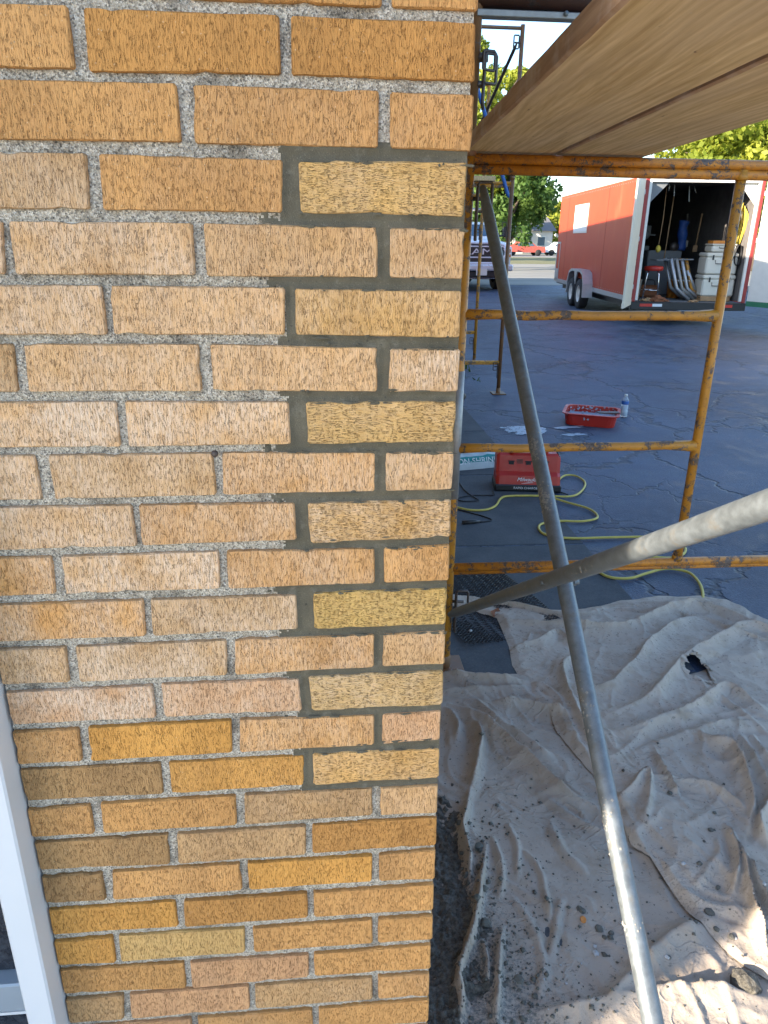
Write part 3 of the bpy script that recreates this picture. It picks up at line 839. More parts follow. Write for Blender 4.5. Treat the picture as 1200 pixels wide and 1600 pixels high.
# entrance beside the pier
fr = MB(); fr.box((-.6195, -.004, 1.13), (.041, .075, 2.25), bev=.003)
fr.box((-1.58, -.004, 1.13), (.041, .075, 2.25), bev=.003); fr.box((-1.1, -.004, 2.235), (.92, .075, .045), bev=.003)
fo = fr.build('door_frame', M['frame_white'], bld)
s = MB(); s.box((-1.1, .052, 1.34), (.918, .012, 1.76)); s.build('glass', M['dark_glass'], fo)
s = MB(); s.box((-1.1, .045, .425), (.918, .05, .062), bev=.003); s.build('bottom_rail', M['sill'], fo)
s = MB(); s.box((-1.1, .04, .388), (.918, .035, .006)); s.build('weather_strip', M['frame_white'], fo)
s = MB(); s.box((-1.1, .06, .19), (.918, .012, .38)); s.build('kick_panel', M['dark_glass'], fo)
# nail left in the joint
na = MB(); na.lathe([(.0, -.004), (.0030, -.0035), (.0042, -.001), (.0042, .001), (.0012, .0016), (.0012, .02)], (-.297, -.002, 1.353), 14, (0, 1, 0))
na.box((-.297, -.0063, 1.353), (.0012, .0012, .006), rot=Matrix.Rotation(.3, 4, 'Y'))
tag(na.build('nail', M['steel']), 'small dark round nail head stuck in the old mortar joint', 'nail')
# ------------------------------------------------------------------ scaffold
def lock_loop(b, x, y, z, w=.05, h=.10, r=.0055, fac=0.0):
    """a rectangular bent-rod loop"""
    ax = Vector((math.cos(fac), math.sin(fac), 0))
    c = Vector((x, y, z)); P = []
    for (a, k) in ((-.5, -.42), (-.42, -.5), (.42, -.5), (.5, -.42), (.5, .42), (.42, .5), (-.42, .5), (-.5, .42)):
        P.append(c + ax * (a * w) + Vector((0, 0, k * h)))
    b.tube(P, r, 6, closed=True)

PX = (.31, 1.205, 1.83)
def scaffold_frame(y, paint_m, top_m, label, z0=0.0, feet=True, rungs=(.44, .905, 1.365), top=1.82, height=1.86, pad=.03, left_ok=True):
    root = empty('scaffold', (0, y, z0), label=label, cat='scaffold')
    for i, px in enumerate((PX[0], PX[2])):
        b = MB(); b.tube([(px, 0, pad), (px, 0, height * .5), (px, 0, height)], .021, 14); b.build('post', paint_m, root)
    b = MB(); b.tube([(PX[1], 0, rungs[0]), (PX[1], 0, top)], .0165, 12)
    for zz in (rungs[0] + .012, top - .03):
        b.tube([(PX[1], 0, zz), (PX[1], 0, zz + .018)], .021, 12)
    b.build('inner_post', paint_m, root)
    for zz in rungs[1:]:
        b = MB(); x0, x1 = PX[0] + .012, PX[1] - .008
        n_ = 8
        b.tube([(x0 + (x1 - x0) * t / n_, 0, zz + rnd.gauss(0, .0012)) for t in range(n_ + 1)], [.0185] + [.0160] * (n_ - 1) + [.022], 12); b.build('rung', paint_m, root)
    b = MB(); b.tube([(PX[0] + .012, 0, rungs[0]), (PX[2] - .012, 0, rungs[0])], .0165, 12)
    b.tube([(PX[0] + .012, 0, rungs[0] - .021), (PX[2] - .012, 0, rungs[0] - .021)], .009, 10)
    b.build('bottom_rail', top_m, root)
    for k, zz in enumerate((top + .0145, top - .0145)):
        b = MB(); b.tube([(PX[0] + .008, 0.0015 * k, zz), (.9, .0015 * k, zz - .001), (PX[2] - .01, 0.0015 * k, zz)], .0155, 12); b.build('top_rail', top_m, root)
    if feet:
        for px in (PX[0], PX[2]):
            b = MB(); b.box((px, 0, .007), (.15, .15, .010), bev=.002)
            b.lathe([(.024, 0), (.024, .05), (.018, .055)], (px, 0, .011), 12); b.build('base_plate', M['brownpaint'], root)
    # drop locks for the cross braces, on the corner posts
    for px, zz, sgn in ((PX[0], 1.72, 1), (PX[0], .30, 1), (PX[2], 1.72, -1), (PX[2], .30, -1)):
        b = MB()
        b.tube([(px, 0, zz), (px + .062 * sgn, -.012, zz)], .0065, 8)
        lock_loop(b, px + .055 * sgn, -.015, zz + .005, .045, .085, .0048)
        b.box((px + .030 * sgn, -.02, zz - .045), (.007, .022, .16), bev=.002)
        b.build('brace_lock', M['steel'], root)
    return root
f1 = scaffold_frame(1.6, M['yellow'], M['orange'], 'chipped yellow scaffold ladder frame standing right behind the brick corner')
# steel bands where the post is worn white
for z0, z1 in ((.72, 1.18),):
    b = MB(); b.tube([(PX[0], 0, z0), (PX[0], 0, z1)], .0222, 14); b.build('bare_patch', M['dull_steel'], f1)
scaffold_frame(-1.0, M['yellow'], M['orange'], 'yellow scaffold frame carrying the near end of the planks')
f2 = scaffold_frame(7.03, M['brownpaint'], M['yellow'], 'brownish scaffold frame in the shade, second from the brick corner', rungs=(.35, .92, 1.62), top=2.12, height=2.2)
f3 = scaffold_frame(9.15, M['yellow'], M['yellow'], 'yellow scaffold frame farthest back beside the white pickup', rungs=(.42, .88, 1.30), top=2.12, height=2.2)
f3.location.x = .17; f2.location.x = 0
# storey stacked above
def upper(y, z0, h, label, pm, latch=True, beam=False, tm=None):
    root = empty('upper_scaffold', (0, y, z0), label=label, cat='scaffold')
    for px in (PX[0], PX[2]):
        b = MB(); b.tube([(px, 0, -.04), (px, 0, h)], .0205, 12)
        b.tube([(px, 0, -.03), (px, 0, .0)], .024, 12); b.build('post', pm, root)
    b = MB(); b.tube([(PX[0], 0, h - .03), (PX[2], 0, h - .03)], .0165, 12); b.build('top_rail', tm or pm, root)
    b = MB(); b.tube([(PX[1], 0, .37), (PX[1], 0, h - .03)], .016, 12); b.build('inner_post', pm, root)
    if beam:
        b = MB(); b.tube([(PX[0], 0, .385), (PX[2], 0, .385)], .026, 14); b.build('bottom_rail', M['darkrust'], root)
        b = MB(); b.box(((PX[0] + PX[2]) / 2, -.004, .345), (PX[2] - PX[0], .04, .018), bev=.002); an = b.build('angle_iron', M['dull_steel'], root)
        b = MB(); b.lathe([(0, -.006), (.007, -.005), (.007, 0), (.004, .001)], (.572, -.026, .349), 10, (0, 1, 0)); b.build('bolt', M['galv'], an)
    return root
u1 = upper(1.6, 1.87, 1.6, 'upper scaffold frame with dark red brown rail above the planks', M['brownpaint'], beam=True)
b = MB(); b.tube([(.31, 0, .235), (.352, -.012, .235)], .013, 10); b.tube([(.31, 0, .165), (.345, -.012, .165)], .010, 10)
lock_loop(b, .360, -.016, .205, .040, .078, .0048, .35); lock_loop(b, .354, -.020, .225, .040, .050, .0042, .35)
b.tube([(.341, -.02, .205), (.340, -.022, .12), (.342, -.022, .095)], .0052, 8)
b.build('brace_lock', M['steel'], u1)
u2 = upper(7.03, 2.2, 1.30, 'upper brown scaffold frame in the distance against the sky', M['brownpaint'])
b = MB(); lock_loop(b, 1.775, -.01, 1.155, .05, .11, .007); b.tube([(1.83, 0, 1.15), (1.76, -.01, 1.15)], .008, 8); b.build('brace_lock', M['black'], u2)
u3 = upper(9.15, 2.2, 1.20, 'upper yellow scaffold frame farthest back against the tree', M['yellow'])
u3.location.x = .17

def resample(P, n):
    P = [Vector(p) for p in P]; out = []
    def cr(p0, p1, p2, p3, t): return .5 * ((2 * p1) + (p2 - p0) * t + (2 * p0 - 5 * p1 + 4 * p2 - p3) * t * t + (3 * p1 - p0 - 3 * p2 + p3) * t ** 3)
    Q = [2 * P[0] - P[1]] + P + [2 * P[-1] - P[-2]]
    for i in range(1, len(Q) - 2):
        for k in range(n): out.append(cr(Q[i - 1], Q[i], Q[i + 1], Q[i + 2], k / n))
    out.append(P[-1]); return out
# near cross brace: two tubes bolted where they cross
A = [(.345, 1.53 - .195 * k, 1.748 - .1583 * k + .012 * math.sin(math.pi * k / 10)) for k in range(11)]
B = [(.316, 1.56 - .255 * k, .262 + .1586 * k) for k in range(11)]
cb = empty('cross_brace', (.33, .45, .93), label='galvanised scaffold cross brace of two bolted tubes crossing in the foreground', cat='scaffold brace')
def bt(P, r0):
    Q = resample([(Vector(p) - Vector((.33, .45, .93))) for p in P], 4)
    return Q, [r0 * (.62 if i in (0, len(Q) - 1) else (.85 if i in (1, len(Q) - 2) else 1)) for i in range(len(Q))]
for P in (A, B):
    Q, rr = bt(P, .0172)
    b = MB(); b.tube(Q, rr, 16); b.build('tube', M['galv'], cb)
b = MB(); c = Vector((.325, .50, .915)) - Vector((.33, .45, .93))
b.tube([c + Vector((-.03, 0, 0)), c + Vector((.055, .0, 0))], .0052, 10)
b.lathe([(0, 0), (.009, .001), (.009, .008), (0, .009)], c + Vector((.028, 0, 0)), 6, (1, 0, 0), False)
b.lathe([(0, 0), (.008, .001), (.008, .006), (0, .007)], c + Vector((.042, 0, 0)), 6, (1, 0, 0), False)
b.build('pivot_bolt', M['galv'], cb)
# cement splashes on the tubes
def splash(P, t, n_, parent, rr=.0172, spread=.03):
    V = []; F = []
    P = [Vector(p) - Vector((.33, .45, .93)) for p in P]
    i = int(t); c = P[i].lerp(P[i + 1], t - i); d = (P[i + 1] - P[i]).normalized(); u, w, _ = basis(d)
    for k in range(n_):
        a = rnd.gauss(math.pi, 1.1); h = rnd.gauss(0, spread)
        nv = (Vector((-1, -.9, .35)).normalized() + Vector((rnd.gauss(0, .5), rnd.gauss(0, .5), rnd.gauss(0, .5)))); nv = (nv - d * nv.dot(d)).normalized()
        p = c + d * h + nv * rr; s_ = rnd.uniform(.0012, .0035); tv = d.cross(nv)
        o = len(V)
        V += [p + d * s_, p + tv * s_, p - d * s_, p - tv * s_, p + nv * s_ * .7]
        F += [(o, o + 1, o + 4), (o + 1, o + 2, o + 4), (o + 2, o + 3, o + 4), (o + 3, o, o + 4)]
    o = np_mesh('cement_splash', V, F, M['splat'], parent); o['kind'] = 'stuff'
splash(A, 3.95, 90, cb, spread=.016); splash(A, 4.5, 110, cb, spread=.018); splash(A, 7.2, 30, cb); splash(A, 7.85, 26, cb, spread=.008)
splash(A, 6.4, 30, cb); splash(B, 3.4, 30, cb, spread=.05); splash(B, 4.9, 20, cb)
# distant braces
def brace(p0, p1, m, label, r=.014):
    c = (Vector(p0) + Vector(p1)) / 2
    b = MB(); b.tube([Vector(p0) - c, Vector(p0).lerp(Vector(p1), .03) - c, Vector(p1).lerp(Vector(p0), .03) - c, Vector(p1) - c], [r * .5, r, r, r * .5], 10)
    o = b.build('brace_tube', m); o.location = c
    tag(o, label, 'scaffold brace')
brace((1.775, 7.0, 3.34), (1.60, 9.1, 2.25), M['steel'], 'dark thin brace hanging from the upper distant scaffold frame', .016)
brace((1.795, 7.0, 2.0), (1.34, 7.2, 3.3), M['label_blue'], 'blue painted scaffold brace sloping behind the latch', .019)
b = MB(); b.box((1.15, 7.02, 2.166), (.95, .25, .045), bev=.004); tag(b.build('short_plank', M['plank']), 'short dark plank lying on the distant brown scaffold frame', 'plank')
# planks overhead
def plank(x0, x1, y0, y1, skew, label, z=1.8535, th=.040):
    root = empty('scaffold_plank', ((x0 + x1) / 2, (y0 + y1) / 2, z), skew, label, 'plank')
    L = y1 - y0; w = x1 - x0; n_ = 40
    b = MB(); V = []; F = []
    prof = [(-.5, .003), (-.5 + .006 / w * 1.0, 0), (.5 - .006 / w, 0), (.5, .003), (.5, th - .003), (.5 - .006 / w, th), (-.5 + .006 / w, th), (-.5, th - .003)]
    for i in range(n_ + 1):
        yy = -L / 2 + L * i / n_
        bow = .0018 * math.sin(yy * 2.1 + x0 * 9)
        for (a, h) in prof: V.append((a * w + bow + rnd.gauss(0, .0005), yy, h + .0015 * math.sin(yy * 1.3)))
    k = len(prof)
    for i in range(n_):
        for j in range(k):
            b.cur = 0
            l = (j + 1) % k; F.append((i * k + j, i * k + l, (i + 1) * k + l, (i + 1) * k + j))
    F.append(list(range(k))[::-1]); F.append([n_ * k + j for j in range(k)])
    b.add(V, F, False)
    for idx, f in enumerate(b.f):
        j = idx % k if idx < n_ * k else -1
        b.m[idx] = 1 if j in (0, 2, 3, 4, 6, 7, -1) else 0
    b.build('board', [M['plank'], M['plank_edge']], root)
    return root
plank(.197, .483, -1.25, 1.86, R(-4.6), 'left scaffold plank overhead with its long edge showing')
plank(.502, .788, -1.25, 1.92, R(-4.6), 'right scaffold plank overhead beside the seam', z=1.8535)
# spring hanging down under the rail
b = MB(); P = []
for k in range(120):
    a = k * .9; P.append((.70 + .0075 * math.cos(a), 1.9 + .0075 * math.sin(a), 2.30 - k * .0011))
b.tube(P, .0022, 5); b.tube([(.722, 1.9, 2.31), (.705, 1.9, 2.18)], .0028, 6)
tag(b.build('hanging_spring', M['steel']), 'dark coiled spring hanging between the rail and planks', 'spring')
# ------------------------------------------------------------------ drop cloths
def seg_dist(PXY, a, b):
    ab = b - a; L2 = (ab ** 2).sum() + 1e-12
    t = np.clip(((PXY - a) @ ab) / L2, 0, 1)
    d = PXY - (a + t[:, None] * ab)
    side = ab[0] * (PXY[:, 1] - a[1]) - ab[1] * (PXY[:, 0] - a[0])
    return np.hypot(d[:, 0], d[:, 1]), t, side
def smooth_line(P):
    return np.array([[v.x, v.y] for v in resample([(p[0] / 1000, p[1] / 1000, 0) for p in P], 4)])
def folds_height(X, Y, folds, wob=.012, seed=1, wk=1.0):
    P = np.stack([X + (fbm(X * 9, Y * 9, 3, seed) - .5) * wob, Y + (fbm(X * 9, Y * 9, 3, seed + 5) - .5) * wob], 1)
    H = np.zeros(len(P))
    for pts, h, wl, wr in folds:
        L = smooth_line(pts); n = len(L) - 1
        best = np.full(len(P), 1e9); tt = np.zeros(len(P)); sd = np.zeros(len(P))
        near = (P[:, 0] > L[:, 0].min() - .2) & (P[:, 0] < L[:, 0].max() + .2) & (P[:, 1] > L[:, 1].min() - .2) & (P[:, 1] < L[:, 1].max() + .2)
        idx = np.where(near)[0]
        if len(idx) == 0: continue
        Pn = P[idx]; bd = np.full(len(idx), 1e9); bt_ = np.zeros(len(idx)); bs = np.zeros(len(idx))
        for i in range(n):
            d, t, s = seg_dist(Pn, L[i], L[i + 1])
            m = d < bd; bd[m] = d[m]; bt_[m] = (i + t[m]) / n; bs[m] = s[m]
        w = np.where(bs > 0, wl * .7 * wk, wr * .85 * wk) / 1000.0
        taper = np.minimum(1, np.minimum(bt_ / .22, (1 - bt_) / .22) * .85 + .15)
        u = bd / w
        prof = np.where(u < 1.0, 1 - .45 * u * u - .0 * u, 0)      # rounded crest
        prof = np.exp(-np.power(u, 1.2 if wk == 1.0 else 1.35) * 1.15)
        hh = h / 1000 * prof * taper
        dip = -.0022 * np.exp(-((u - 2.1) / .7) ** 2) * taper
        k = .006
        H[idx] = np.maximum(H[idx], hh) + k * np.exp(-np.abs(H[idx] - hh) / k) * .25 * (hh > .001) + dip * (H[idx] < .004)
    return H
def wrinkle(X, Y, seed, amp, sc_, ang, st=2.6):
    c, s = math.cos(ang), math.sin(ang)
    u = (X * c + Y * s); v = (-X * s + Y * c)
    wx = (fbm(X * 3.1, Y * 3.1, 3, seed + 50) - .5) * .34
    wy = (fbm(X * 3.1 + 9, Y * 3.1, 3, seed + 60) - .5) * .34
    n = fbm((u + wx) * sc_ / st, (v + wy) * sc_, 2, seed)
    r = 1 - np.abs(n - .5) * 5
    return np.clip(r, 0, 1) ** 1.7 * amp
def relief_B(X, Y):
    h = folds_height(X, Y, FOLDS_B, .014, 3, 1.3) * 1.9
    h += wrinkle(X, Y, 21, .008, 7, 1.9) + wrinkle(X, Y, 31, .0045, 15, 2.3) + (fbm(X * 5, Y * 5, 3, 8) - .3) * .010
    h += (fbm(X * 40, Y * 40, 3, 9) - .5) * .0016
    return h + .007
def relief_A(X, Y):
    h = folds_height(X, Y, FOLDS_A, .022, 4) * 1.9
    h += wrinkle(X, Y, 71, .009, 6, .55) + wrinkle(X, Y, 81, .0045, 10, .9) + wrinkle(X, Y, 91, .0018, 22, 2.0) + (fbm(X * 3.2, Y * 3.2, 2, 18) - .3) * .018
    h += (fbm(X * 45, Y * 45, 3, 29) - .5) * .0006
    return h + .008
def cloth(name, Xf, Yf, ns, nt, rel, mat, label, base=None, attr=None, hole=None):
    s, t = np.meshgrid(np.linspace(0, 1, ns), np.linspace(0, 1, nt))
    X, Y = Xf(s, t), Yf(s, t)
    X, Y = X.ravel(), Y.ravel()
    H = rel(X, Y)
    e = np.minimum(np.minimum(s, 1 - s) * ns, np.minimum(t, 1 - t) * nt).ravel()
    H = H * np.clip(.28 + e / 9, 0, 1)
    if base is not None: H += base(X, Y)
    V = np.stack([X, Y, H], 1)
    i = np.arange(ns * nt).reshape(nt, ns)
    keep = np.ones((nt - 1, ns - 1), bool)
    if hole is not None:
        cx = X.reshape(nt, ns)[:-1, :-1]; cy = Y.reshape(nt, ns)[:-1, :-1]; keep = ~hole(cx, cy)
    F = np.stack([i[:-1, :-1][keep], i[:-1, 1:][keep], i[1:, 1:][keep], i[1:, :-1][keep]], 1)
    o = np_mesh(name, V, F, mat, None, smooth=True, attrs={'dirt': attr(X, Y) if attr else np.zeros(len(X))})
    return tag(o, label, 'drop cloth')
# lower cloth
topB = lambda x: 1.50 + .06 * np.cos((x - .35) * 5) + .012 * np.sin(x * 23)
def XB(s, t): return .012 + s * 1.35
def YB(s, t):
    x = .012 + s * 1.35
    return -.75 + t * (topB(x) + .75)
def dirtB(X, Y):
    d = np.clip(1 - (X - .12 - .20 * np.clip(.75 - Y, 0, 1)) / .34, 0, 1) * np.clip((1.02 - Y) / .25, 0, 1)
    d2 = .34 * np.clip((1.0 - Y) / .3, 0, 1) * np.clip(1 - (X - .5) / .4, 0, 1)
    return np.clip(np.maximum(d * .85, d2), 0, 1) * .60 * np.where(relief_small(X, Y) > .0095, .25, 1)
_rc = {}
def relief_small(X, Y):
    k = (len(X), float(X[0]))
    if k not in _rc: _rc[k] = folds_height(X, Y, FOLDS_B, .014, 3, 1.3)
    return _rc[k]
cloth('drop_cloth', XB, YB, 240, 400, relief_B, M['canvas2'], 'lower dirty canvas drop cloth under mortar crumbs beside the brick corner', attr=dirtB)
# upper cloth, lying over the lower one
LA = np.array(LEFT_A) / 1000.0; TA = np.array(TOP_A) / 1000.0
LY = LA[::-1]
def xl(y): return np.interp(y, LY[:, 1], LY[:, 0], left=None) + np.clip(.27 - y, 0, 2) * .9
def ytop(x): return np.interp(x, TA[:, 0], TA[:, 1]) + .004 * np.sin(x * 31) - np.clip(x - 1.85, 0, 2) * .9
X1 = 2.55
def XA(s, t):
    x0 = .6 + s * (X1 - .6)
    y = -.75 + t * (ytop(x0 - .16 * (1 - s) ** 8) + .75)
    return x0 + (xl(y) - .6) * (1 - s) ** 3
def YA(s, t):
    x0 = .6 + s * (X1 - .6) - .16 * (1 - s) ** 8
    return -.75 + t * (ytop(x0) + .75)
def baseA(X, Y):
    over = (X < 1.36) & (Y < 1.5)
    b = np.where(over, relief_B(X, Y) * .85 * np.clip((1.36 - X) / .5, 0, 1) * np.clip((1.5 - Y) / .2, 0, 1), 0)
    return b + .002
def dirtA(X, Y):
    return np.clip(.30 * np.clip((.85 - Y) / .35, 0, 1) * np.clip(1.4 - X, 0, 1) + .16 * np.clip((1.0 - Y) / .3, 0, 1), 0, 1)
HO = np.array([[1.262, 1.535], [1.30, 1.565], [1.345, 1.56], [1.35, 1.48], [1.325, 1.385], [1.29, 1.40], [1.235, 1.43], [1.24, 1.49]])
def in_hole(x, y):
    r = np.zeros(x.shape, bool)
    c0 = HO.mean(0); x = c0[0] + (x - c0[0]) / .84; y = c0[1] + (y - c0[1]) / .84
    n = len(HO); j = n - 1
    for i in range(n):
        xi, yi = HO[i]; xj, yj = HO[j]
        r ^= ((yi > y) != (yj > y)) & (x < (xj - xi) * (y - yi) / (yj - yi) + xi); j = i
    return r
cloth('drop_cloth', XA, YA, 420, 520, relief_A, M['canvas'], 'large beige canvas drop cloth with a torn hole, spread over the walk and asphalt', base=baseA, attr=dirtA, hole=in_hole)
clA = bpy.data.objects['drop_cloth.001']
# ragged flaps round the tear
b = MB()
hz = lambda x, y: float((relief_A(np.array([x]), np.array([y])) + baseA(np.array([x]), np.array([y])))[0])
nH = len(HO)
for i in range(nH):
    for k in range(3):
        t = k / 3 + rnd.uniform(-.1, .1)
        p = HO[i] * (1 - t) + HO[(i + 1) % nH] * t; c = HO.mean(0); inw = (c - p); inw = inw / np.linalg.norm(inw)
        tg = np.array([-inw[1], inw[0]]); w = rnd.uniform(.008, .017); L = rnd.uniform(.008, .026); up = rnd.uniform(-.004, .014)
        z = hz(*p)
        q = [p - tg * w - inw * .008, p + tg * w - inw * .008, p + tg * w * .6 + inw * L * .5, p + tg * rnd.uniform(-.004, .004) + inw * L, p - tg * w * .6 + inw * L * .5]
        zz = [hz(*q[0]) + .0012, hz(*q[1]) + .0012, z + up, z + up * .6 - .002, z + up * .9]
        b.add([(q[m_][0], q[m_][1], max(.002, zz[m_])) for m_ in range(5)], [(0, 1, 2, 3, 4)], False)
b.build('torn_edge', M['canvas'], clA)
# rolled hem along the upper left edge
# ------------------------------------------------------------------ fallen mortar
def mask_D(X, Y):
    edge = .215 - .10 * np.clip((.45 - Y) / .45, 0, 1) + (fbm(X * 14, Y * 14, 3, 41) - .5) * .14
    a = np.clip((edge - X) / .05, -1, 1)
    b_ = np.clip((.90 + (fbm(X * 20, Y * 20, 2, 44) - .5) * .1 - Y) / .06, -1, 1)
    return np.minimum(a, b_)
s, t = np.meshgrid(np.arange(.004, .42, .0032), np.arange(-.5, 1.0, .0038))
Xd, Yd2 = s.ravel(), t.ravel()
mk = mask_D(Xd, Yd2)
nn = fbm(Xd * 55, Yd2 * 55, 4, 51, .62)
Hd = relief_B(Xd, Yd2) * .55 + .004 + mk * .011 + (nn - .5) * .026 + (vnoise(Xd * 130, Yd2 * 130, 55) - .5) * .007
rb = relief_B(Xd, Yd2)
Hd = np.where(rb > .030, np.minimum(Hd, rb - .004), Hd)
V = np.stack([Xd, Yd2, Hd], 1)
ii = np.arange(s.size).reshape(s.shape)
kp = (mk.reshape(s.shape) > -.6)[:-1, :-1]
F = np.stack([ii[:-1, :-1][kp], ii[:-1, 1:][kp], ii[1:, 1:][kp], ii[1:, :-1][kp]], 1)
tag(np_mesh('mortar_debris', V, F, M['debris'], smooth=True), 'dark heap of fallen wet mortar along the foot of the brick pier', 'rubble', kind='stuff')
# crumbs
OCT = np.array([(1, 0, 0), (-1, 0, 0), (0, 1, 0), (0, -1, 0), (0, 0, 1), (0, 0, -1)], float)
OF = np.array([(0, 2, 4), (2, 1, 4), (1, 3, 4), (3, 0, 4), (2, 0, 5), (1, 2, 5), (3, 1, 5), (0, 3, 5)])
def crumbs(name, pts, sizes, zf, mat, label, cat):
    V = []; F = []
    z = zf(pts[:, 0], pts[:, 1])
    for i in range(len(pts)):
        q = OCT * sizes[i] * (1 + rs.uniform(-.4, .4, (6, 3))) * np.array([1, 1, .75])
        a = rs.uniform(0, 6.28); c, s_ = math.cos(a), math.sin(a)
        q = q @ np.array([[c, -s_, 0], [s_, c, 0], [0, 0, 1]])
        F.append(OF + len(V) * 6); V.append(q + np.array([pts[i, 0], pts[i, 1], z[i] + sizes[i] * .35]))
    return tag(np_mesh(name, np.concatenate(V), np.concatenate(F), mat), label, cat, kind='stuff')
def top_z(X, Y):
    h = relief_B(X, Y)
    a = (X > xl(Y) + .01) & (Y < ytop(X))
    return np.where(a, relief_A(X, Y) + baseA(X, Y), h)
def sample(n, f):
    out = []
    while len(out) < n:
        x, y = rs.uniform(.02, 1.3), rs.uniform(-.2, 1.15)
        if rs.rand() < f(x, y): out.append((x, y))
    return np.array(out)
den = lambda x, y: max(0, min(1, math.exp(-max(0, x - .22) * 5.0) * min(1, max(0, (1.05 - y) / .35)) * (1.25 if y < .5 else .6))) * (.25 + 1.2 * float(vnoise(x * 9, y * 9, 61)))
pt = sample(3000, den)
crumbs('mortar_crumbs', pt, (rs.gamma(.9, .0016, len(pt)) + .0006).clip(.0006, .008), top_z, M['clump'], 'grey mortar crumbs scattered over the drop cloths', 'crumbs')
pt = sample(150, lambda x, y: 1.0 if (x < .30 and y < .85) else .04)
crumbs('mortar_crumbs', pt, (rs.gamma(2.2, .0024, len(pt)) + .002).clip(.002, .013), top_z, M['clump'], 'coarse mortar crumbs piled beside the dark debris at the pier foot', 'crumbs')
pt = sample(260, lambda x, y: (.15 if y > .45 else .8) * (1 if x > .3 else .5))
crumbs('pale_grit', pt, rs.gamma(1.6, .0009, len(pt)).clip(.0007, .004), top_z, M['stone'], 'pale mortar grit scattered over the drop cloths', 'grit')
# lumps one can tell apart
def lump(name, x, y, r, mat, label, cat, group, seed):
    r_ = random.Random(seed)
    bm = bmesh.new(); bmesh.ops.create_icosphere(bm, subdivisions=2, radius=1)
    sx, sy, sz = r * r_.uniform(.85, 1.25), r * r_.uniform(.8, 1.1), r * r_.uniform(.5, .7)
    for v in bm.verts:
        k = 1 + (r_.random() - .5) * .34
        v.co = Vector((v.co.x * sx * k, v.co.y * sy * k, v.co.z * sz * k))
    me = bpy.data.meshes.new(name); bm.to_mesh(me); bm.free(); me.materials.append(mat)
    o = link_mesh(name, me); z = float(top_z(np.array([x]), np.array([y]))[0])
    if x < .3: z = max(z, .018)
    o.location = (x, y, z + sz * .45); o.rotation_euler = (0, 0, r_.uniform(0, 6))
    tag(o, label, cat, group)
for i, (x, y, s_) in enumerate(CLUMPS):
    if s_ >= 20: lump('mortar_heap', x / 1000, y / 1000, .034, M['debris'], 'largest dark mortar lump at the sunlit corner of the drop cloth', 'mortar lump', None, i); continue
    lump('mortar_lump', x / 1000, y / 1000, s_ / 1000 * .85, M['clump'], 'small grey mortar lump lying on the ' + ('large beige upper' if x / 1000 > float(xl(y / 1000)) else 'dirty lower') + ' drop cloth', 'mortar lump', 'mortar lumps on the ' + ('upper' if x / 1000 > float(xl(y / 1000)) else 'lower') + ' cloth', i)
for i, (x, y, s_) in enumerate(STONES):
    lump('pebble', x / 1000, y / 1000, s_ / 1000 * .8, M['stone'], 'pale stone chip lying on the drop cloth', 'pebble', 'pale chips lying on the drop cloths', 100 + i)
z = float(top_z(np.array([.474]), np.array([.44]))[0])
b = MB(); b.lathe([(0, .0), (.006, .0005), (.0085, .002), (.0072, .003), (.005, .0016), (0, .0012)], (0, 0, 0), 12)
o = b.build('bottle_cap', M['amber']); o.location = (.462, .424, z + .002); o.rotation_euler = (.5, .2, 0)
tag(o, 'small amber round cap lying on the drop cloth', 'cap')
# ------------------------------------------------------------------ things on the ground
def up(P, z): return [(p[0], p[1], z if len(p) < 3 else p[2]) for p in P]
cy = empty('extension_cord', (1.2, 3.2, 0), label='yellow extension cord looping loosely over the walk and asphalt', cat='cord')
P = up([(.69, 3.41), (.77, 3.35), (.87, 3.35), (.95, 3.42), (1.02, 3.56), (1.10, 3.60), (1.32, 3.59), (1.49, 3.57), (1.60, 3.67), (1.69, 3.85), (1.68, 4.00), (1.60, 4.02), (1.50, 3.88), (1.42, 3.72),
  (1.33, 3.58), (1.42, 3.47), (1.53, 3.33), (1.53, 3.18), (1.42, 3.12), (1.28, 3.13), (1.15, 3.09), (1.11, 2.99), (1.14, 2.91), (1.26, 2.86), (1.51, 2.86), (1.75, 2.84), (1.85, 2.70), (1.72, 2.56), (1.45, 2.62), (1.27, 2.55),
  (1.245, 2.45), (1.28, 2.35), (1.38, 2.33), (1.49, 2.38), (1.62, 2.43), (1.71, 2.38), (1.71, 2.27), (1.67, 2.15), (1.60, 2.02)], .012)
P = [(x - 1.2, y - 3.2, z + (.012 if 12 < i < 15 else 0)) for i, (x, y, z) in enumerate(P)]
b = MB(); b.tube(resample(P, 6), .0072, 8); b.build('cable', M['cord_yellow'], cy)
b = MB(); b.tube([(P[0][0] - .10, P[0][1] + .035, .02), (P[0][0] - .02, P[0][1] + .008, .02), P[0]], [.017, .017, .010], 12); b.build('plug', M['dull_steel'], cy)
bc = empty('charging_cable', (.85, 3.6, 0), label='thin black power cord with a plug lying left of the charger', cat='cord')
P = [(.78, 4.10), (.80, 3.95), (.815, 3.72), (.85, 3.58), (.86, 3.53), (.76, 3.52), (.73, 3.57), (.80, 3.62), (.90, 3.63), (.985, 3.63), (1.0, 3.70), (1.02, 3.80)]
b = MB(); b.tube(resample([(x - .85, y - 3.6, .010) for x, y in P], 5), .0042, 7); b.build('cable', M['cord_black'], bc)
b = MB(); b.tube(resample([(-.22, -.17, .008), (-.14, -.24, .008), (-.03, -.34, .008), (.02, -.42, .008), (-.06, -.45, .008)], 5), .004, 7)
b.build('cable', M['cord_black'], bc)
b = MB(); b.tube([(-.06, -.45, .012), (-.10, -.455, .014), (-.17, -.47, .014)], [.006, .014, .012], 10); b.build('plug', M['black'], bc)

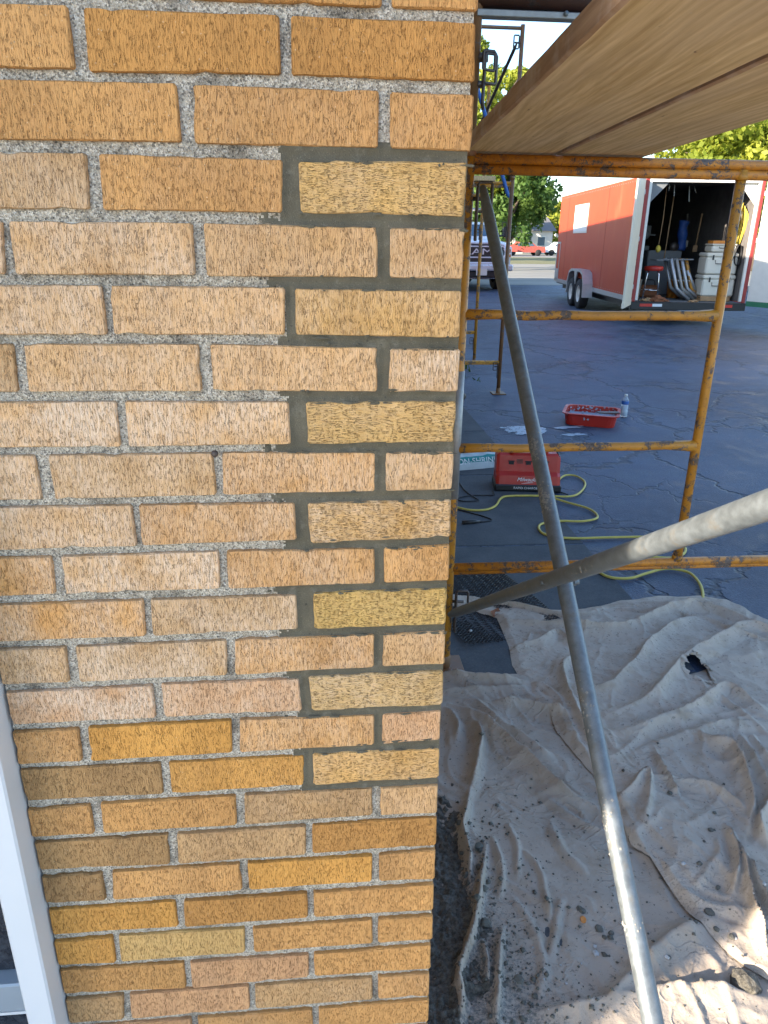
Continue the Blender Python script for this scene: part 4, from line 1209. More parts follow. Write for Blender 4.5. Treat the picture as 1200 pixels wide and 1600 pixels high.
# battery charger with its handle
ch = empty('battery_charger', (1.25, 3.80, 0.006), R(-8), 'red and black six bay battery charger standing on the walk', 'charger')
W, D, H = .43, .20, .245
b = MB()
sec = [(-D / 2, .045), (-D / 2 + .012, .105), (-D / 2 + .050, .125), (-D / 2 + .07, H - .015), (-D / 2 + .085, H), (D / 2 - .02, H), (D / 2, H - .02), (D / 2, .045)]
V = []; n_ = len(sec)
xs = [(-W / 2, .90), (-W / 2 + .02, 1.0), (W / 2 - .02, 1.0), (W / 2, .90)]
for (x, k) in xs:
    for (y, z) in sec: V.append((x, y * k, .045 + (z - .045) * k))
F = []
for i in range(3):
    for j in range(n_): F.append((i * n_ + j, i * n_ + (j + 1) % n_, (i + 1) * n_ + (j + 1) % n_, (i + 1) * n_ + j))
F.append(list(range(n_))[::-1]); F.append([3 * n_ + j for j in range(n_)])
b.add(V, F, False); b.build('housing', M['tool_red'], ch)
b = MB(); b.box((0, 0, .024), (W + .016, D + .02, .046), bev=.008); b.build('base', M['black'], ch)
for k in (-.115, 0.0, .115):
    b = MB(); b.box((k, -D / 2 + .062, .180), (.034, .012, .020), bev=.002)
    b.box((k, -D / 2 + .064, .193), (.046, .008, .006)); b.build('bay_slot', M['black'], ch)
for k in (-.058, .058):
    b = MB()
    for q in range(6): b.box((k - .018 + q * .0072, -D / 2 + .0625, .190), (.003, .006, .034))
    b.build('vent', M['steel'], ch)
b = MB(); b.box((0, -.02, H + .028), (.20, .035, .024), bev=.010); b.build('handle', M['black'], ch)
for k in (-.112, .112):
    b = MB(); b.box((k, -.02, H + .016), (.034, .04, .040), bev=.010); b.build('handle_end', M['tool_red'], ch)
text_obj('lettering', 'Milwaukee', .036, M['ink_white'], ch, (0.0, -D / 2 + .0055 - .0035, .082), (R(78), 0, 0), shear=.35)
b = MB(); b.tube([(-.045, -D / 2 + .0005, .055), (.0, -D / 2 + .003, .060), (.05, -D / 2 + .005, .063)], [.0006, .0022, .0006], 6); b.build('underline', M['ink_white'], ch)
text_obj('lettering', 'RAPID CHARGER', .021, M['ink_white'], ch, (-.01, -D / 2 - .0105, .026), (R(90), 0, 0), sx=1.1)
b = MB(); b.tube(resample([(.10, .06, H), (.16, .02, H + .03), (.205, -.02, H - .02), (.215, -.03, .08), (.21, -.06, .005), (.26, -.16, .004)], 5), .0045, 8); b.build('power_cord', M['cord_black'], ch)

# bag of grout
bg = empty('mortar_bag', (.98, 4.42, 0.0), R(14), 'white and teal woven bag of grout slumped behind the charger', 'bag')
V = []; F = []; nx, ny = 36, 22
for j in range(ny + 1):
    for i in range(nx + 1):
        u = i / nx * 2 - 1; v = j / ny * 2 - 1
        e = max(0, 1 - abs(u) ** 5) * max(0, 1 - abs(v) ** 4)
        z = .085 * e ** .5 * (1 - .38 * max(0, u)) + (fbm(u * 3 + 5, v * 3, 3, 77) - .5) * .05 * e
        V.append((u * .36 * (1 - .05 * v * v), v * .19 * (1 - .1 * u * u), z + .004))
for j in range(ny):
    for i in range(nx):
        a = j * (nx + 1) + i; F.append((a, a + 1, a + nx + 2, a + nx + 1))
b = MB(); b.add(V, F, True)
for k, f in enumerate(b.f):
    b.m[k] = 1 if 1 <= k // nx < 5 else 0
b.build('sack', [M['bag'], M['teal']], bg, fixn=False)
t_ = text_obj('lettering', 'NON-SHRINK', .062, M['ink_white'], bg, (.16, -.166, .060), (R(60), 0, 0), align='RIGHT')
b = MB()
b.add([(.30, -.05, .02), (.42, -.03, .06), (.50, .03, .09), (.44, .10, .05), (.31, .12, .03), (.38, .05, .10)], [(0, 1, 5), (1, 2, 5), (2, 3, 5), (3, 4, 5), (4, 0, 5)], True)
b.build('torn_mouth', M['bag'], bg)
b = MB(); b.box((.30, .02, .085), (.035, .03, .004)); b.build('printed_square', M['label_blue'], bg)

# tool standing by the wall, mostly hidden
tl = empty('hammer_drill', (.985, 5.30, 0.005), R(30), 'dark power tool with red ends standing on the walk by the post', 'power tool')
b = MB(); b.box((0, 0, .055), (.09, .11, .10), bev=.012); b.build('battery', M['black'], tl)
b = MB(); b.tube([(0, 0, .10), (.01, 0, .22), (.0, 0, .30)], [.028, .024, .03], 10); b.build('grip', M['black'], tl)
b = MB(); b.box((0, 0, .135), (.085, .10, .05), bev=.012); b.build('lower_housing', M['tool_red'], tl)
b = MB(); b.box((0, -.02, .35), (.08, .17, .10), bev=.02); b.build('motor_housing', M['tool_red'], tl)
b = MB(); b.tube([(0, -.10, .35), (0, -.16, .35), (0, -.17, .35)], [.03, .028, .012], 10); b.build('chuck', M['steel'], tl)

# tub of wash
tb = empty('paint_tub', (2.39, 5.66, 0.003), R(-24), 'splattered red plastic tub half full of white wash', 'tub')
def rr_(hx, hy, r, n=5):
    out = []
    for (cx, cy_, a0) in ((hx - r, hy - r, 0), (-hx + r, hy - r, 90), (-hx + r, -hy + r, 180), (hx - r, -hy + r, 270)):
        for k in range(n): 
            a = R(a0 + 90 * k / (n - 1)); out.append((cx + r * math.cos(a), cy_ + r * math.sin(a)))
    return out
def loft(b, rings, close_bottom=True, smooth=False):
    n = len(rings[0][0]); V = []; F = []
    for (ring, z) in rings: V += [(p[0], p[1], z) for p in ring]
    for i in range(len(rings) - 1):
        for k in range(n): F.append((i * n + k, i * n + (k + 1) % n, (i + 1) * n + (k + 1) % n, (i + 1) * n + k))
    if close_bottom: F.append(list(range(n))[::-1])
    b.add(V, F, smooth)
b = MB()
loft(b, [(rr_(.22, .185, .07), 0.0), (rr_(.235, .20, .07), .10), (rr_(.255, .22, .075), .103), (rr_(.257, .222, .075), .112), (rr_(.228, .193, .065), .113), (rr_(.216, .18, .06), .01)])
loft(b, [(rr_(.216, .18, .06), .011), (rr_(.1, .1, .04), .011)], False)
b.build('tub_body', M['tool_red'], tb)
b = MB(); b.add([(p[0], p[1], .052) for p in rr_(.219, .184, .062)], [list(range(20))], False); b.build('wash', M['paint_white'], tb)
V = []; F = []
for k in range(190):
    a = rnd.uniform(0, 6.283); inner = rnd.random() < .62
    hx, hy = (.222, .187) if inner else (.252, .217)
    c_, s_ = math.cos(a), math.sin(a); q = 1 / max(abs(c_) / hx, abs(s_) / hy) * (1 - .10 * abs(math.sin(2 * a)) ** 2)
    z = rnd.uniform(.055, .114) if inner else rnd.uniform(.07, .114) - rnd.random() ** 3 * .05
    if not inner: q = q * (.915 if z < .1 else .99) + .0035
    else: q -= .004
    w = rnd.uniform(.004, .016); h = rnd.uniform(.004, .016)
    t = Vector((-s_, c_, 0)); p = Vector((c_ * q, s_ * q, z)); o = len(V)
    V += [p + t * w, p + Vector((0, 0, h * .6)), p - t * w, p - Vector((0, 0, h))]; F.append((o, o + 1, o + 2, o + 3))
o = np_mesh('splatter', V, F, M['paint_white'], tb); o['kind'] = 'stuff'
b = MB(); b.box((.15, -.06, .118), (.20, .07, .010), rot=Matrix.Rotation(.35, 4, 'Z'), bev=.003)
b.build('scraper_blade', M['steel'], tb)
# spilled wash
def splat_shape(name, cx, cy_, rx, ry, rot, label, seed, mat, holes=.45, z=.0052):
    s, t = np.meshgrid(np.linspace(-1.3, 1.3, 90), np.linspace(-1.3, 1.3, 60))
    r = np.hypot(s, t) + (fbm(s * 2.5 + 9, t * 2.5, 4, seed) - .5) * 1.1
    m_ = (r < .85) & (fbm(s * 9, t * 9, 3, seed + 3) > holes * .85)
    m_ = m_[:-1, :-1]
    i = np.arange(s.size).reshape(s.shape)
    c, q = math.cos(rot), math.sin(rot)
    X = cx + s * rx * c - t * ry * q; Y = cy_ + s * rx * q + t * ry * c
    F = np.stack([i[:-1, :-1][m_], i[:-1, 1:][m_], i[1:, 1:][m_], i[1:, :-1][m_]], 1)
    return tag(np_mesh(name, np.stack([X.ravel(), Y.ravel(), np.full(s.size, z)], 1), F, mat), label, 'spill')
splat_shape('wash_spill', 1.66, 5.36, .24, .17, .1, 'broad pale blue white spill of wash left of the red tub', 5, M['paint_white'], .33)
splat_shape('wash_spill', 2.10, 5.46, .15, .05, .2, 'small bright white splash of wash just left of the tub', 9, M['paint_white'], .2)
splat_shape('wash_spill', 2.08, 5.20, .13, .05, .1, 'narrow white splash of wash below the red tub', 14, M['paint_white'], .3)
# bottle
bo = empty('water_bottle', (2.80, 5.88, 0.003), label='clear plastic water bottle with a blue label standing on the asphalt', cat='bottle')
b = MB(); b.lathe([(0, 0), (.030, .0), (.034, .006), (.033, .03), (.034, .05), (.032, .07), (.034, .09), (.034, .125), (.034, .148), (.030, .168), (.018, .190), (.014, .198), (.014, .206)], n=18); b.build('bottle_body', M['clear'], bo)
b = MB(); b.lathe([(.0346, .122), (.0349, .124), (.0349, .152), (.0346, .154)], n=18); b.build('label_band', M['label_blue'], bo)
b = MB(); b.lathe([(.015, .200), (.0155, .202), (.0155, .216), (.014, .218), (0, .218)], n=16); b.build('cap', M['white_trim'], bo)
b = MB(); b.lathe([(.0, .006), (.030, .008), (.031, .11), (.0, .11)], n=16); b.build('water', M['truck_white'], bo)
# expanded metal lath under the cloth
la = MB()
Rm = Matrix.Rotation(R(14), 4, 'Z')
def LP(u, v, z=0.0): return Vector((.58, 2.12, 0)) + Rm @ Vector((u, v, z))
pit = .036; rows = 19; cols = 13
for j in range(rows * 2):
    for sgn in (1, -1):
        P = []
        for i in range(cols * 2 + 1):
            u = -.24 + i * .019; v = -.33 + j * pit * .5 + rnd.gauss(0, .002) + (pit / 2 * .92 if (i % 2 == 0) == (sgn > 0) else 0) * 1
            P.append(LP(u, v, .012 + .010 * math.sin(u * 9 + v * 5) + (.004 if i % 2 else 0)))
        la.tube(P, .0022, 4, smooth=False)
lo = la.build('wire_lath', M['black'])
tag(lo, 'dark diamond mesh wire lath lying under the drop cloth corner', 'wire lath')
# dry leaf
b = MB(); b.add([(0, 0, .004), (.022, .010, .016), (.040, .034, .012), (.030, .048, .026), (.008, .040, .020), (-.010, .022, .024), (.018, .026, .010)], [(0, 1, 6), (1, 2, 6), (2, 3, 6), (3, 4, 6), (4, 5, 6), (5, 0, 6)], True)
o = b.build('dry_leaf', M['leafbrown']); o.location = (.60, 1.98, .006); tag(o, 'curled brown dry leaf at the edge of the drop cloth', 'leaf')
b = MB(); b.box((0, 0, .02), (.46, .16, .038), bev=.003); o = b.build('timber_offcut', M['wood']); o.location = (2.74, 2.93, .0); o.rotation_euler = (0, 0, .35)
tag(o, 'short grey brown board lying on the asphalt beyond the scaffold', 'board')
# debris chips on the walk near the lath
lump('lath_chip', .47, 1.86, .007, M['stone'], 'pale chip beside the end of the wire lath', 'pebble', None, 301)

# ------------------------------------------------------------------ trailer
TL = Vector((6.22, 14.0, 0)); TA_ = R(-6.4)
tr = empty('cargo_trailer', TL, TA_, 'long red enclosed cargo trailer with open rear barn doors, full of tools', 'trailer')
Wt, Lt, Fz, Ht = 2.27, 7.9, .46, 2.80
b = MB(); b.box((.02, Lt / 2 + .06, (Fz + Ht) / 2), (.04, Lt - .12, Ht - Fz)); b.build('left_side', M['red_panel'], tr)
b = MB(); b.box((Wt - .02, Lt / 2 + .06, (Fz + Ht) / 2), (.04, Lt - .12, Ht - Fz)); b.build('right_side', M['red_panel'], tr)
b = MB(); b.prism([(0, Lt + .002), (Wt, Lt + .002), (Wt / 2 + .35, Lt + .75), (Wt / 2 - .35, Lt + .75)], Fz, Ht, 2); b.build('nose', M['red_panel'], tr)
b = MB(); b.box((Wt / 2, Lt / 2 + .05, Ht + .012), (Wt + .02, Lt + .1, .03), bev=.01); b.build('roof', M['white_trim'], tr)
b = MB(); b.box((Wt / 2, Lt / 2, Fz - .03), (Wt - .1, Lt - .1, .05)); b.build('floor', M['inner_panel'], tr)
for nm, c, d in (('lining', (.047, Lt / 2, (Fz + Ht) / 2), (.01, Lt - .3, Ht - Fz - .05)), ('lining', (Wt - .047, Lt / 2, (Fz + Ht) / 2), (.01, Lt - .3, Ht - Fz - .05)), ('lining', (Wt / 2, Lt - .1, (Fz + Ht) / 2), (Wt - .1, .01, Ht - Fz - .05)), ('lining', (Wt / 2, Lt / 2, Ht - .02), (Wt - .1, Lt - .3, .01))):
    b = MB(); b.box(c, d); b.build(nm, M['dark_wall'], tr)
b = MB()
b.box((-.004, Lt / 2 + .05, Fz + .035), (.014, Lt - .14, .10)); b.box((-.004, .055, 1.6), (.014, .05, 2.3)); b.build('side_trim', M['alu'], tr)
b = MB(); b.box((-.006, Lt - .45, 1.02), (.01, .05, 1.1)); b.box((-.006, Lt - .02, 1.02), (.01, .07, 1.1)); b.box((-.006, Lt - .24, 1.54), (.01, .5, .05)); b.box((-.006, Lt - .24, .66), (.01, .40, .32)); b.build('corner_guard', M['alu'], tr)
# side window and its vertical seams
b = MB(); b.box((-.006, Lt - 2.75, 2.14), (.02, 1.5, .70), bev=.006); wf = b.build('window_frame', M['white_trim'], tr)
b = MB(); b.box((-.019, Lt - 2.75, 2.14), (.006, 1.42, .62)); b.build('pane', M['ink_white'], wf)
for yy in (2.6, 6.75):
    b = MB(); b.box((-.0025, yy, 1.65), (.003, .012, 2.2)); b.build('panel_seam', M['red_trim'], tr)
# fender and wheels
b = MB()
yc = 4.15; prof = []
for (yy, zz) in ((yc - .98, .30), (yc - .93, .62), (yc - .78, .86), (yc - .5, .93), (yc + .5, .93), (yc + .78, .86), (yc + .93, .62), (yc + .98, .30)): prof.append((yy, zz))
inn = [(yc + (a - yc) * .93, z * .94 if z > .35 else z) for a, z in prof][::-1]
b.prism(prof + inn, -.24, -.005, 0); b.prism([(yc - .16, .88), (yc + .16, .88), (yc, .56)], -.235, -.21, 0)
b.build('fender', M['alu'], tr)
for k, yy in enumerate((yc - .43, yc + .43)):
    b = MB(); b.lathe([(.20, -.10), (.33, -.105), (.355, -.085), (.355, .085), (.33, .105), (.20, .10)], (-.125, yy, .355), 28, (1, 0, 0)); wh = b.build('wheel', M['rubber'], tr)
    b = MB(); b.lathe([(0, -.06), (.05, -.085), (.06, -.06), (.10, -.045), (.17, -.055), (.185, -.095), (.205, -.10), (.205, .0)], (-.125, yy, .355), 24, (1, 0, 0)); b.build('rim', M['white_trim'], wh)
b = MB(); b.box((.25, 4.1, .33), (.1, 7, .12)); b.box((Wt - .25, 4.1, .33), (.1, 7, .12)); b.box((Wt / 2, yc, .36), (Wt - .3, .12, .1))
b.box((Wt / 2, Lt + 1.3, .42), (.12, 1.6, .1)); b.build('chassis', M['black'], tr)
for yy in (yc - .43, yc + .43):
    b = MB(); b.lathe([(0, -.1), (.33, -.105), (.355, -.085), (.355, .085), (.33, .105), (0, .10)], (Wt + .125 - .2, yy, .355), 20, (1, 0, 0)); b.build('wheel', M['rubber'], tr)
# rear frame, bumper and doors
b = MB(); r_ = .075
b.box((.0 + r_ / 2 - .01, -.01, (Fz + Ht) / 2), (r_, .06, Ht - Fz), bev=.01); b.box((Wt - r_ / 2 + .01, -.01, (Fz + Ht) / 2), (r_, .06, Ht - Fz), bev=.01); b.box((Wt / 2, -.012, Ht - .03), (Wt + .02, .06, .07), bev=.012)
b.build('rear_frame', M['red_trim'], tr)
b = MB(); b.box((r_ + .018, -.006, (Fz + Ht) / 2 - .02), (.05, .05, Ht - Fz - .1)); b.box((Wt - r_ - .018, -.006, (Fz + Ht) / 2 - .02), (.05, .05, Ht - Fz - .1)); b.box((Wt / 2, -.008, Ht - .09), (Wt - .12, .05, .055)); b.build('door_seal', M['white_trim'], tr)
for sx_ in (1, -1):
    x0 = r_ + .045 if sx_ > 0 else Wt - r_ - .045
    b = MB(); b.prism([(x0, Ht - .12), (x0 + sx_ * .34, Ht - .12), (x0, Ht - .50)], .03, .05, 1); gs = b.build('gusset', M['inner_panel'] if sx_ > 0 else M['white_trim'], tr)
b = MB(); b.box((Wt / 2, -.03, .385), (Wt + .04, .09, .15), bev=.008); bp = b.build('bumper', M['black'], tr)
for x0, w_, m_ in ((.16, .26, 'tape_red'), (.41, .20, 'tape_white'), (1.72, .30, 'tape_red'), (.0, .0, '')):
    if not m_: continue
    b = MB(); b.box((x0 + w_ / 2, -.078, .40), (w_, .004, .055)); b.build('reflector_strip', M[m_], bp)
for x0 in (-.02, Wt + .02):
    for zz in (.75, 1.65, 2.5):
        b = MB(); b.box((x0, -.045, zz), (.03, .05, .09), bev=.006); b.build('hinge', M['alu'], tr)
def door(hx, ang, mat_in, name, band=False):
    c, s_ = math.cos(ang), math.sin(ang)
    Mr = Matrix.Rotation(ang, 4, 'Z')
    b = MB(); b.box(Vector((hx, -.045, 0)) + Mr @ Vector((.555, 0, (Fz + Ht) / 2 - .03)), (1.09, .035, Ht - Fz - .08), rot=Mr, bev=.004)
    d = b.build(name, mat_in, tr)
    b = MB(); b.box(Vector((hx, -.045, 0)) + Mr @ Vector((.555, 0, Fz - .005)), (1.10, .045, .10), rot=Mr); b.build('door_sill', M['green'] if band else M['cream_panel'], d)  # the green strip paints a reflection along the right door's foot
    return d
# trailer-local door directions
def loc_ang(dx, dy): return math.atan2(dy, dx) - TA_
dl = door(-.03, loc_ang(-.50, -.87), M['cream_panel'], 'left_door')
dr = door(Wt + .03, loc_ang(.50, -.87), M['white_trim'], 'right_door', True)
def T(x, y, z): return TL + Matrix.Rotation(TA_, 4, 'Z') @ Vector((x, y, z))
# load inside
st = empty('shop_stool', T(.55, .55, Fz), TA_, 'round red padded stool with chrome legs inside the trailer', 'stool')
b = MB(); b.lathe([(0, .58), (.17, .58), (.19, .60), (.19, .65), (.17, .67), (0, .68)], n=20); b.build('seat', M['tool_red'], st)
for k in range(4):
    a = k * math.pi / 2 + .5
    b = MB(); b.tube([(.12 * math.cos(a), .12 * math.sin(a), .58), (.16 * math.cos(a), .16 * math.sin(a), .52), (.21 * math.cos(a), .21 * math.sin(a), .0)], .012, 8); b.build('leg', M['chrome'], st)
b = MB(); b.tube([(.18 * math.cos(k * .4), .18 * math.sin(k * .4), .2) for k in range(16)], .008, 6, closed=True); b.build('foot_ring', M['chrome'], st)
def chest(x, y, z, w, d, h, label, band=True, lid=None):
    o = empty('storage_chest', T(x, y, z), TA_, label, 'chest')
    b = MB(); b.box((0, 0, h * .40), (w, d, h * .8), bev=.03); b.build('body', M['cooler'], o)
    b = MB(); b.box((0, 0, h * .90), (w * 1.02, d * 1.02, h * .2), bev=.025); b.build('lid', M['cooler'], o)
    if band:
        for k in (-.3, .3):
            b = MB(); b.box((k * w, -d / 2 - .008, h * .78), (.03, .012, h * .22)); b.build('latch', M['black'], o)
    b = MB(); b.tube([(-.22 * w, -d / 2 - .004, h * .66), (-.22 * w, -d / 2 - .03, h * .50), (.22 * w, -d / 2 - .03, h * .50), (.22 * w, -d / 2 - .004, h * .66)], .007, 6); b.build('handle', M['black'], o)
    return o
chest(1.84, .55, Fz + .10, .66, .45, .42, 'lower cream chest of the stack in the trailer')
chest(1.84, .55, Fz + .53, .64, .44, .42, 'middle cream chest of the stack in the trailer')
chest(1.86, .57, Fz + .96, .50, .40, .16, 'small cream chest on top of the stack in the trailer', False)
b = MB(); b.box((0, 0, .05), (.60, .38, .09), bev=.004); b.box((0, -.02, .095), (.66, .30, .008)); o = b.build('pallet_box', M['wood']); o.location = T(1.82, .52, Fz); o.rotation_euler = (0, 0, TA_)
tag(o, 'low wooden crate under the cream chests in the trailer', 'crate')
b = MB(); b.box((0, 0, .03), (.26, .22, .06), bev=.006); o = b.build('orange_case', M['amber']); o.location = T(1.74, .52, Fz + 1.121); tag(o, 'small orange case on top of the cream chests', 'case')
# leaning ladder frames, yellow and grey
for k, (x, m_, lab) in enumerate(((.86, 'alu', 'grey metal frame leaning first from left in the trailer'), (.98, 'dull_steel', 'dark grey metal frame leaning second in the trailer'), (1.10, 'alu', 'light grey metal frame leaning third in the trailer'), (1.20, 'yellow', 'yellow and silver frame leaning at the front of the row'))):
    o = empty('leaning_frame', T(x, .50 + .03 * k, Fz + .02), TA_, lab, 'frame')
    lean = .44
    for s_ in (0, 1):
        b = MB(); b.tube([(lean * 1.0 + .05, s_ * .36, 0), (lean * .45, s_ * .36, .22), (0, s_ * .36, .80)], .036, 8); b.build('rail', M[m_], o)
    if k == 3:
        b = MB(); b.tube([(lean * .62, 0, .18), (.06, 0, .58)], .038, 8); b.build('silver_sleeve', M['alu'], o)
    for t in (.2, .5, .8):
        b = MB(); b.tube([(lean * (1 - t), 0, .74 * t), (lean * (1 - t), .36, .74 * t)], .012, 6); b.build('rung', M[m_], o)
b = MB(); b.box((0, 0, .0), (.75, .42, .02)); o = b.build('shelf_board', M['inner_panel']); o.location = T(.95, .72, Fz + .80); o.rotation_euler = (0, -.03, TA_); tag(o, 'grey board resting on the leaning frames in the trailer', 'board')
b = MB(); b.tube(resample([(0, 0, 0), (.02, 0, .2), (-.01, 0, .45), (.01, 0, .62)], 5), [.10 + .012 * math.sin(k) for k in range(16)], 12); o = b.build('blue_tarp_roll', M['blue']); o.location = T(1.62, 2.2, Fz + .97)
tag(o, 'blue rolled tarp standing upright at the back of the trailer', 'tarp')
b = MB(); b.box((0, 0, .48), (.75, .5, .96), bev=.02); o = b.build('work_bench', M['inner_panel']); o.location = T(1.25, 2.3, Fz); o.rotation_euler = (0, 0, TA_); tag(o, 'dull grey cabinet standing behind the frames in the trailer', 'cabinet')
rp = empty('rope_bundle', T(2.12, .45, 2.35), TA_, 'bundle of yellow ropes hanging from the right trailer wall', 'rope')
for k in range(16):
    a = rnd.uniform(-.12, .12); L = rnd.uniform(.45, .85)
    b = MB(); b.tube(resample([(0, 0, 0), (a * .5 - .03, a, -L * .4), (a - .02, a * .6, -L), (a * .6 + .03, -a, -L * .5), (.02, 0, -.05)], 4), .011, 5); b.build('strand', M['rope_yellow'], rp)
b = MB()
for k in range(5): b.tube([( .13 * math.cos(q * .5) * .5, .02 * k, -.18 + .2 * math.sin(q * .5)) for q in range(12)], .010, 5, closed=True)
o = b.build('black_cable_coil', M['cord_black']); o.location = T(2.13, .30, 1.55); o.rotation_euler = (0, 0, TA_); tag(o, 'coil of black cable hanging under the yellow ropes', 'cable')
lamp = empty('hanging_lamp', T(.70, .9, 1.47), TA_, 'small yellow work lamp hanging on a cord in the trailer', 'lamp')
b = MB(); b.lathe([(0, -.08), (.03, -.07), (.055, -.02), (.05, .02), (.025, .06), (0, .07)], n=12); b.build('cage', M['rope_yellow'], lamp)
b = MB(); b.tube([(0, 0, .07), (.02, 0, .6), (0, 0, 1.25)], .008, 6); b.build('cord', M['wood'], lamp)
for k, (x, y, dx, dy, dz, m_, lab) in enumerate(((.38, .18, .20, .16, .05, 'wood', 'brown rag and scraps lying on the trailer floor edge'), (.62, .14, .26, .14, .09, 'leafbrown', 'rusty brown scrap heap at the front of the trailer floor'), (1.32, .16, .20, .12, .03, 'wood', 'flat timber scrap below the cream chests'))):
    bm = bmesh.new(); bmesh.ops.create_icosphere(bm, subdivisions=3, radius=.5)
    for v in bm.verts:
        kk = 1 + (float(vnoise(v.co.x * 6 + k * 5, v.co.y * 6 + v.co.z * 5, 90)) - .5) * 1.2
        v.co = Vector((v.co.x * dx * 1.3 * kk, v.co.y * dy * kk, max(-.0, v.co.z) * dz * 2 * kk))
    me = bpy.data.meshes.new('scrap'); bm.to_mesh(me); bm.free(); me.materials.append(M[m_])
    o = link_mesh('scrap', me); o.location = T(x, y, Fz); tag(o, lab, 'scrap')
for k, (x, z, s_, m_, lab) in enumerate(((.34, Fz + .02, .07, 'orange', 'orange post leaning at the left inside the trailer'), )):
    b = MB(); b.box((0, 0, .30), (.09, .12, .60), bev=.01); o = b.build('orange_post', M['orange']); o.location = T(x - .08, .6, Fz); tag(o, lab, 'post')
for k, (x, y, z, r, m_, lab, ct) in enumerate(((.92, 2.6, 1.75, .10, 'inner_panel', 'round pale fan cover on the dark trailer back wall', 'fan'), (1.45, 2.1, 1.50, .10, 'steel', 'dark helmet shaped tool on the cabinet by the tarp', 'helmet'))):
    b = MB(); b.lathe([(0, -.04), (r * .6, -.035), (r, 0), (r * .8, .05), (0, .06)], n=16, axis=(0, 1, 0)); b.lathe([(r * .95, -.01), (r * 1.1, 0), (r * .95, .02)], n=16, axis=(0, 1, 0))
    o = b.build(ct.replace(' ', '_'), M[m_]); o.location = T(x, y, z); tag(o, lab, ct)
for k in range(4):
    b = MB(); b.tube([(0, 0, 0), (.02 * k, 0, -.35)], .01, 6); o = b.build('hanging_strap', M['bag']); o.location = T(.62 + k * .17 + (.2 if k > 1 else 0), .5 + .2 * k, 2.68 - (.0)); o.scale = (1, 1, .35 + .25 * (k % 3)); tag(o, ['pale strap hanging first from left under the trailer roof', 'pale strap hanging second from left under the trailer roof', 'pale strap hanging third from left under the trailer roof', 'pale strap hanging rightmost under the trailer roof'][k], 'strap')
b = MB(); b.tube([(0, 0, 0), (.03, 0, 1.35)], .012, 6); o = b.build('broom_handle', M['wood']); o.location = T(1.02, 1.4, Fz + .75); tag(o, 'thin wooden handle standing upright left of the blue tarp', 'handle')

# more of the trailer's clutter
for k, (x, y, m_, lab) in enumerate(((.36, 1.1, 'white_trim', 'white bucket behind the stool inside the trailer'), (1.30, 1.35, 'amber', 'orange bucket behind the leaning frames in the trailer'), (1.98, 1.5, 'label_blue', 'blue bucket behind the cream chests in the trailer'))):
    o = empty('bucket', T(x, y, Fz), TA_, lab, 'bucket')
    b = MB(); b.lathe([(0, 0), (.13, 0), (.15, .36), (.158, .365), (.158, .38), (.14, .38), (.125, .02), (0, .02)], n=18); b.build('pail', M[m_], o)
    b = MB(); b.tube([(.155 * math.cos(a / 10 * math.pi), .02, .34 - .12 * math.sin(a / 10 * math.pi)) for a in range(11)], .005, 5); b.build('handle', M['steel'], o)
for k, (x, z, L, lean, m_, lab, cat) in enumerate(((.16, .9, 1.1, .06, 'wood', 'long handled shovel leaning on the left trailer wall', 'shovel'), (.24, .9, 1.2, -.05, 'alu', 'long metal level leaning on the left trailer wall', 'level'), (.33, 1.2, .8, .1, 'orange', 'orange bar hanging on the left trailer wall', 'bar'), (1.92, 1.5, .7, .05, 'wood', 'wooden handle hanging by the right gusset of the trailer', 'handle'), (1.80, 1.6, .6, -.04, 'dull_steel', 'steel bar hanging at the right inside the trailer', 'bar'))):
    b = MB(); b.tube([(0, 0, 0), (lean, .03, L)], .016, 8)
    b.box((lean * -.1, 0, -.03), (.10, .03, .14), bev=.006)
    o = b.build(cat, M[m_]); o.location = T(x, 1.2 + .3 * k, z); o.rotation_euler = (0, 0, TA_); tag(o, lab, cat)
o = empty('tool_bag', T(.72, 1.25, Fz), TA_, 'brown canvas tool bag on the trailer floor by the stool', 'bag')
b = MB(); b.box((0, 0, .13), (.42, .24, .26), bev=.05); b.build('body', M['leafbrown'], o)
b = MB(); b.tube(resample([(-.12, -.05, .25), (-.08, -.05, .36), (.08, -.05, .36), (.12, -.05, .25)], 4), .012, 6); b.build('handle', M['black'], o)
for k, z in enumerate((1.30, 1.75)):
    b = MB(); b.box((0, 0, 0), (1.1, .30, .03)); 
    for q in range(4): b.box((-.4 + q * .26, 0, .09 + .02 * (q % 2)), (.16, .18, .16 + .04 * (q % 2)), bev=.01)
    o = b.build('tool_shelf', M['inner_panel']); o.location = T(.75, 3.2, z); o.rotation_euler = (0, 0, TA_); tag(o, ['lower shelf of boxes deep inside the trailer', 'upper shelf of boxes deep inside the trailer'][k], 'shelf')
for x in (.35, 1.1, 1.85):
    b = MB(); b.lathe([(0, -.02), (.03, -.018), (.036, 0), (.0, .001)], (x, -.052, Ht - .03), 10, (0, 1, 0)); b.build('marker_lamp', M['tape_red'], tr)
V = []; F = []
for yy in np.arange(.4, Lt - .2, .16):
    for zz in (Fz + .12, Ht - .06):
        o_ = len(V); s_ = .012; V += [(-.001, yy - s_, zz), (-.001, yy, zz - s_), (-.001, yy + s_, zz), (-.001, yy, zz + s_), (-.008, yy, zz)]
        F += [(o_, o_ + 1, o_ + 4), (o_ + 1, o_ + 2, o_ + 4), (o_ + 2, o_ + 3, o_ + 4), (o_ + 3, o_, o_ + 4)]
o = np_mesh('rivets', V, F, M['alu'], tr); o['kind'] = 'stuff'
